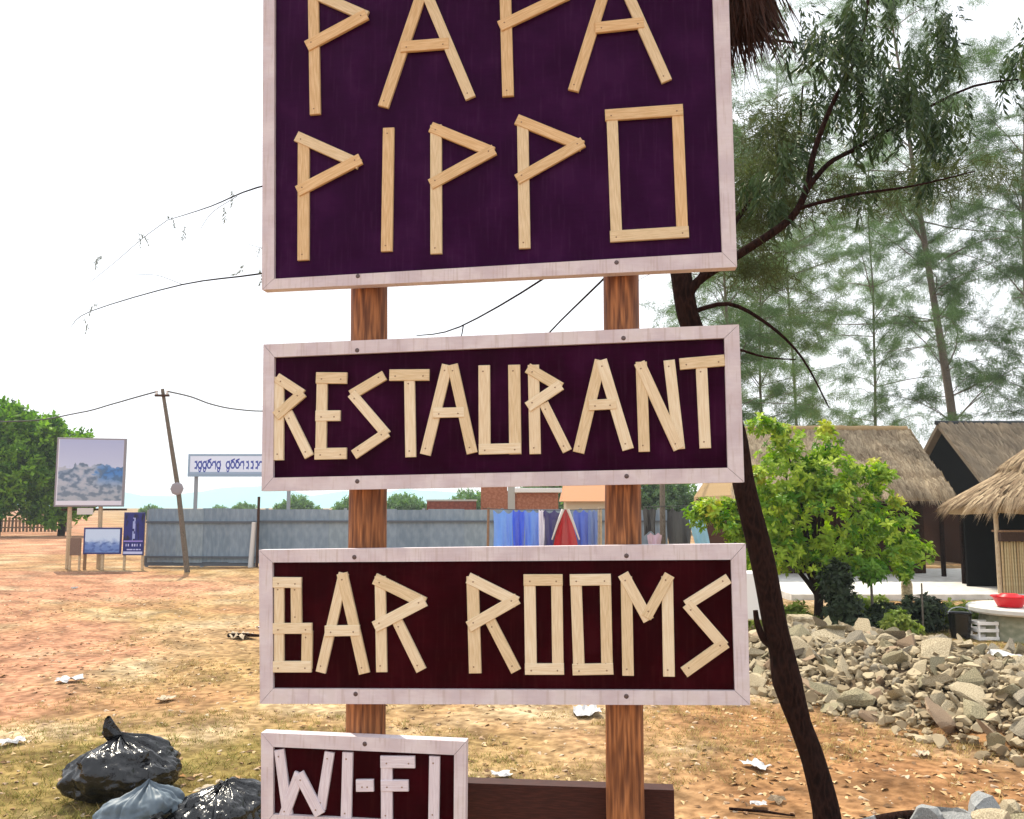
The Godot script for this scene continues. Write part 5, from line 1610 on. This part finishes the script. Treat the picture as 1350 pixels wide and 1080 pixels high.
	M.bamboo_b = grained(ramp_tex(fibre, lin(0.4, 0.28, 0.14), lin(0.55, 0.42, 0.24)), Vector3(6, 1, 6), 0.6)
	var st_tex := func(a: Color, b: Color) -> StandardMaterial3D: return grained(ramp_tex(fine, a, b), Vector3.ONE * 0.9, 0.95, fine_n, 1.3)
	M.stone = st_tex.call(lin(0.22, 0.175, 0.11), lin(0.54, 0.46, 0.32))
	M.stone_b = st_tex.call(lin(0.14, 0.12, 0.09), lin(0.36, 0.31, 0.23))
	M.stone_c = st_tex.call(lin(0.14, 0.12, 0.07), lin(0.4, 0.35, 0.23))
	M.stone_d = st_tex.call(lin(0.24, 0.16, 0.1), lin(0.38, 0.28, 0.19))
	M.stone_grey = st_tex.call(lin(0.19, 0.2, 0.2), lin(0.36, 0.36, 0.36))
	M.grey_paint = plain(lin(0.27, 0.26, 0.29), 0.6)
	M.white_dull = plain(lin(0.62, 0.6, 0.58), 0.7)
	M.white_paint = plain(lin(0.78, 0.77, 0.76), 0.6)
	M.navy = plain(lin(0.03, 0.035, 0.16), 0.55)
	M.banner_blue = plain(lin(0.3, 0.4, 0.52), 0.6)
	M.steel = plain(lin(0.28, 0.3, 0.33), 0.5)
	M.steel_dark = plain(lin(0.1, 0.115, 0.14), 0.6)
	M.sheet = grained(ramp_tex(mid, lin(0.19, 0.25, 0.315), lin(0.25, 0.315, 0.385)), Vector3(1.2, 0.5, 1.2), 0.45)
	M.sheet_b = grained(ramp_tex(mid, lin(0.16, 0.218, 0.28), lin(0.225, 0.285, 0.35)), Vector3(1.2, 0.5, 1.2), 0.45)
	M.sheet_c = grained(ramp_tex(mid, lin(0.21, 0.27, 0.32), lin(0.28, 0.345, 0.4)), Vector3(1.2, 0.5, 1.2), 0.45)
	for k in ["sheet", "sheet_b", "sheet_c"]:
		M[k].cull_mode = BaseMaterial3D.CULL_DISABLED
	M.wire = plain(lin(0.06, 0.06, 0.065), 0.7)
	M.brick = grained(ramp_tex(mid, lin(0.3, 0.11, 0.06), lin(0.42, 0.18, 0.11)), Vector3.ONE * 1.5, 0.9, fine_n, 0.6)
	M.brick_dark = grained(ramp_tex(mid, lin(0.16, 0.05, 0.04), lin(0.24, 0.08, 0.06)), Vector3.ONE * 1.5, 0.9)
	M.tile_orange = plain(lin(0.5, 0.24, 0.12), 0.8)
	M.cream = plain(lin(0.6, 0.54, 0.42), 0.8)
	M.concrete = plain(lin(0.42, 0.41, 0.38), 0.9)
	M.concrete_green = grained(ramp_tex(mid, lin(0.2, 0.21, 0.14), lin(0.36, 0.35, 0.26)), Vector3.ONE * 2.0, 0.9)
	M.pale_floor = grained(ramp_tex(mid, lin(0.52, 0.5, 0.46), lin(0.68, 0.66, 0.62)), Vector3.ONE * 0.8, 0.9)
	M.black_plastic = plain(lin(0.006, 0.006, 0.008), 0.2)
	M.black_plastic.metallic_specular = 0.5
	M.black_plastic.uv1_triplanar = true
	M.black_plastic.uv1_scale = Vector3.ONE * 3.0
	M.black_plastic.normal_enabled = true
	M.black_plastic.normal_texture = ridge_n
	M.black_plastic.normal_scale = 0.55
	M.grey_plastic = plain(lin(0.12, 0.155, 0.19), 0.5)
	M.white_plastic = plain(lin(0.55, 0.54, 0.54), 0.45)
	M.pale_card = plain(lin(0.48, 0.39, 0.28), 0.85)
	M.red_plastic = plain(lin(0.6, 0.012, 0.02), 0.35)
	M.hazed_hill = plain(lin(0.24, 0.41, 0.45), 1.0)  # pale cyan base colour holds the distance haze
	M.leaf_dull = leafy(Color(0, 0, 0), 0.9)
	M.leaf_straw = leafy(Color(0.15, 0.13, 0.1), 0.85)
	M.leaf_dark = leafy(Color(0.5, 0.6, 0.4), 0.4)
	M.leaf_wispy = leafy(Color(0.9, 0.95, 0.8), 0.6)
	M.leaf_bright = leafy(Color(0.85, 0.95, 0.4), 0.4)
	M.leaf_tree = leafy(Color(0.85, 0.95, 0.4), 0.5)
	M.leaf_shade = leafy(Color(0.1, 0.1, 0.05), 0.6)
	M.mesh_rosette = rosette(10, 0.15, 0.055, 31)
	M.mesh_clump = leaf_cluster(14, 0.3, 0.16, 0.22, 0.4, 32)
	M.mesh_needles = needle_tuft(20, 0.19, 0.0105, 33)
	M.mesh_straw = straw_bundle(10, 0.42, 0.012, 0.06, 34)
	var st := new_st()
	tube(st, [Vector3(0, 0, 0), Vector3(0, 1, 0)], [0.019, 0.019], 7)
	M.mesh_bamboo = done(st)
	M.mesh_picket = box_mesh(Vector3(0.12, 0.85, 0.03))
	st = new_st()
	for i in 9:
		for j in 11:
			box(st, Vector3(-0.31 + i * 0.0775, -0.78 + j * 0.156, 0.012 if (i + j) % 2 == 0 else 0.0), Vector3(0.074, 0.15, 0.012))
	M.mesh_woven = done(st)
	st = new_st()
	for i in 4:
		for j in 16:
			box(st, Vector3(-0.08 + i * 0.053, -0.68 + j * 0.09, 0.01 if (i + j) % 2 == 0 else 0.0), Vector3(0.05, 0.085, 0.01))
	M.mesh_woven_s = done(st)

func _ready() -> void:
	var cam := Camera3D.new()
	cam.name = "camera"
	cam.fov = 50.0
	cam.near = 0.05
	cam.far = 1500.0
	add_child(cam)
	cam.position = Vector3(0, 1.57, 0)
	cam.rotation_degrees = Vector3(6.16, 0, 0)
	cam.current = true
	var sky_m := ProceduralSkyMaterial.new()
	sky_m.sky_top_color = lin(0.9, 0.94, 1.0)
	sky_m.sky_horizon_color = lin(0.96, 0.975, 1.0)
	sky_m.sky_curve = 0.2
	sky_m.ground_horizon_color = lin(0.5, 0.45, 0.38)
	sky_m.ground_bottom_color = lin(0.3, 0.24, 0.17)
	sky_m.energy_multiplier = 1.2
	var sky := Sky.new()
	sky.sky_material = sky_m
	var env := Environment.new()
	env.background_mode = Environment.BG_SKY
	env.sky = sky
	env.tonemap_mode = Environment.TONE_MAPPER_LINEAR
	env.tonemap_exposure = 1.22
	env.fog_enabled = true
	env.fog_density = 0.0009
	env.fog_light_color = Color(0.93, 0.98, 1.0)
	env.sdfgi_enabled = true
	env.ssao_enabled = true
	env.ssil_enabled = true
	var we := WorldEnvironment.new()
	we.name = "world_environment"
	we.environment = env
	add_child(we)
	var sun := DirectionalLight3D.new()
	sun.name = "sun"
	sun.light_energy = 1.6
	sun.light_color = Color(1.0, 0.96, 0.88)
	sun.light_angular_distance = 0.5
	sun.shadow_enabled = true
	add_child(sun)
	sun.look_at_from_position(Vector3(-0.28, 0.85, -0.46) * 50.0, Vector3.ZERO)
	build_materials()
	build_ground()
	build_far()
	hut_long()
	hut_gable()
	hut_bar()
	build_fence()
	build_billboards()
	build_pole()
	build_laundry()
	build_sign()
	leaning_tree()
	build_bush()
	build_yard()
	build_bags()
	build_rubble()
	ground_cover()
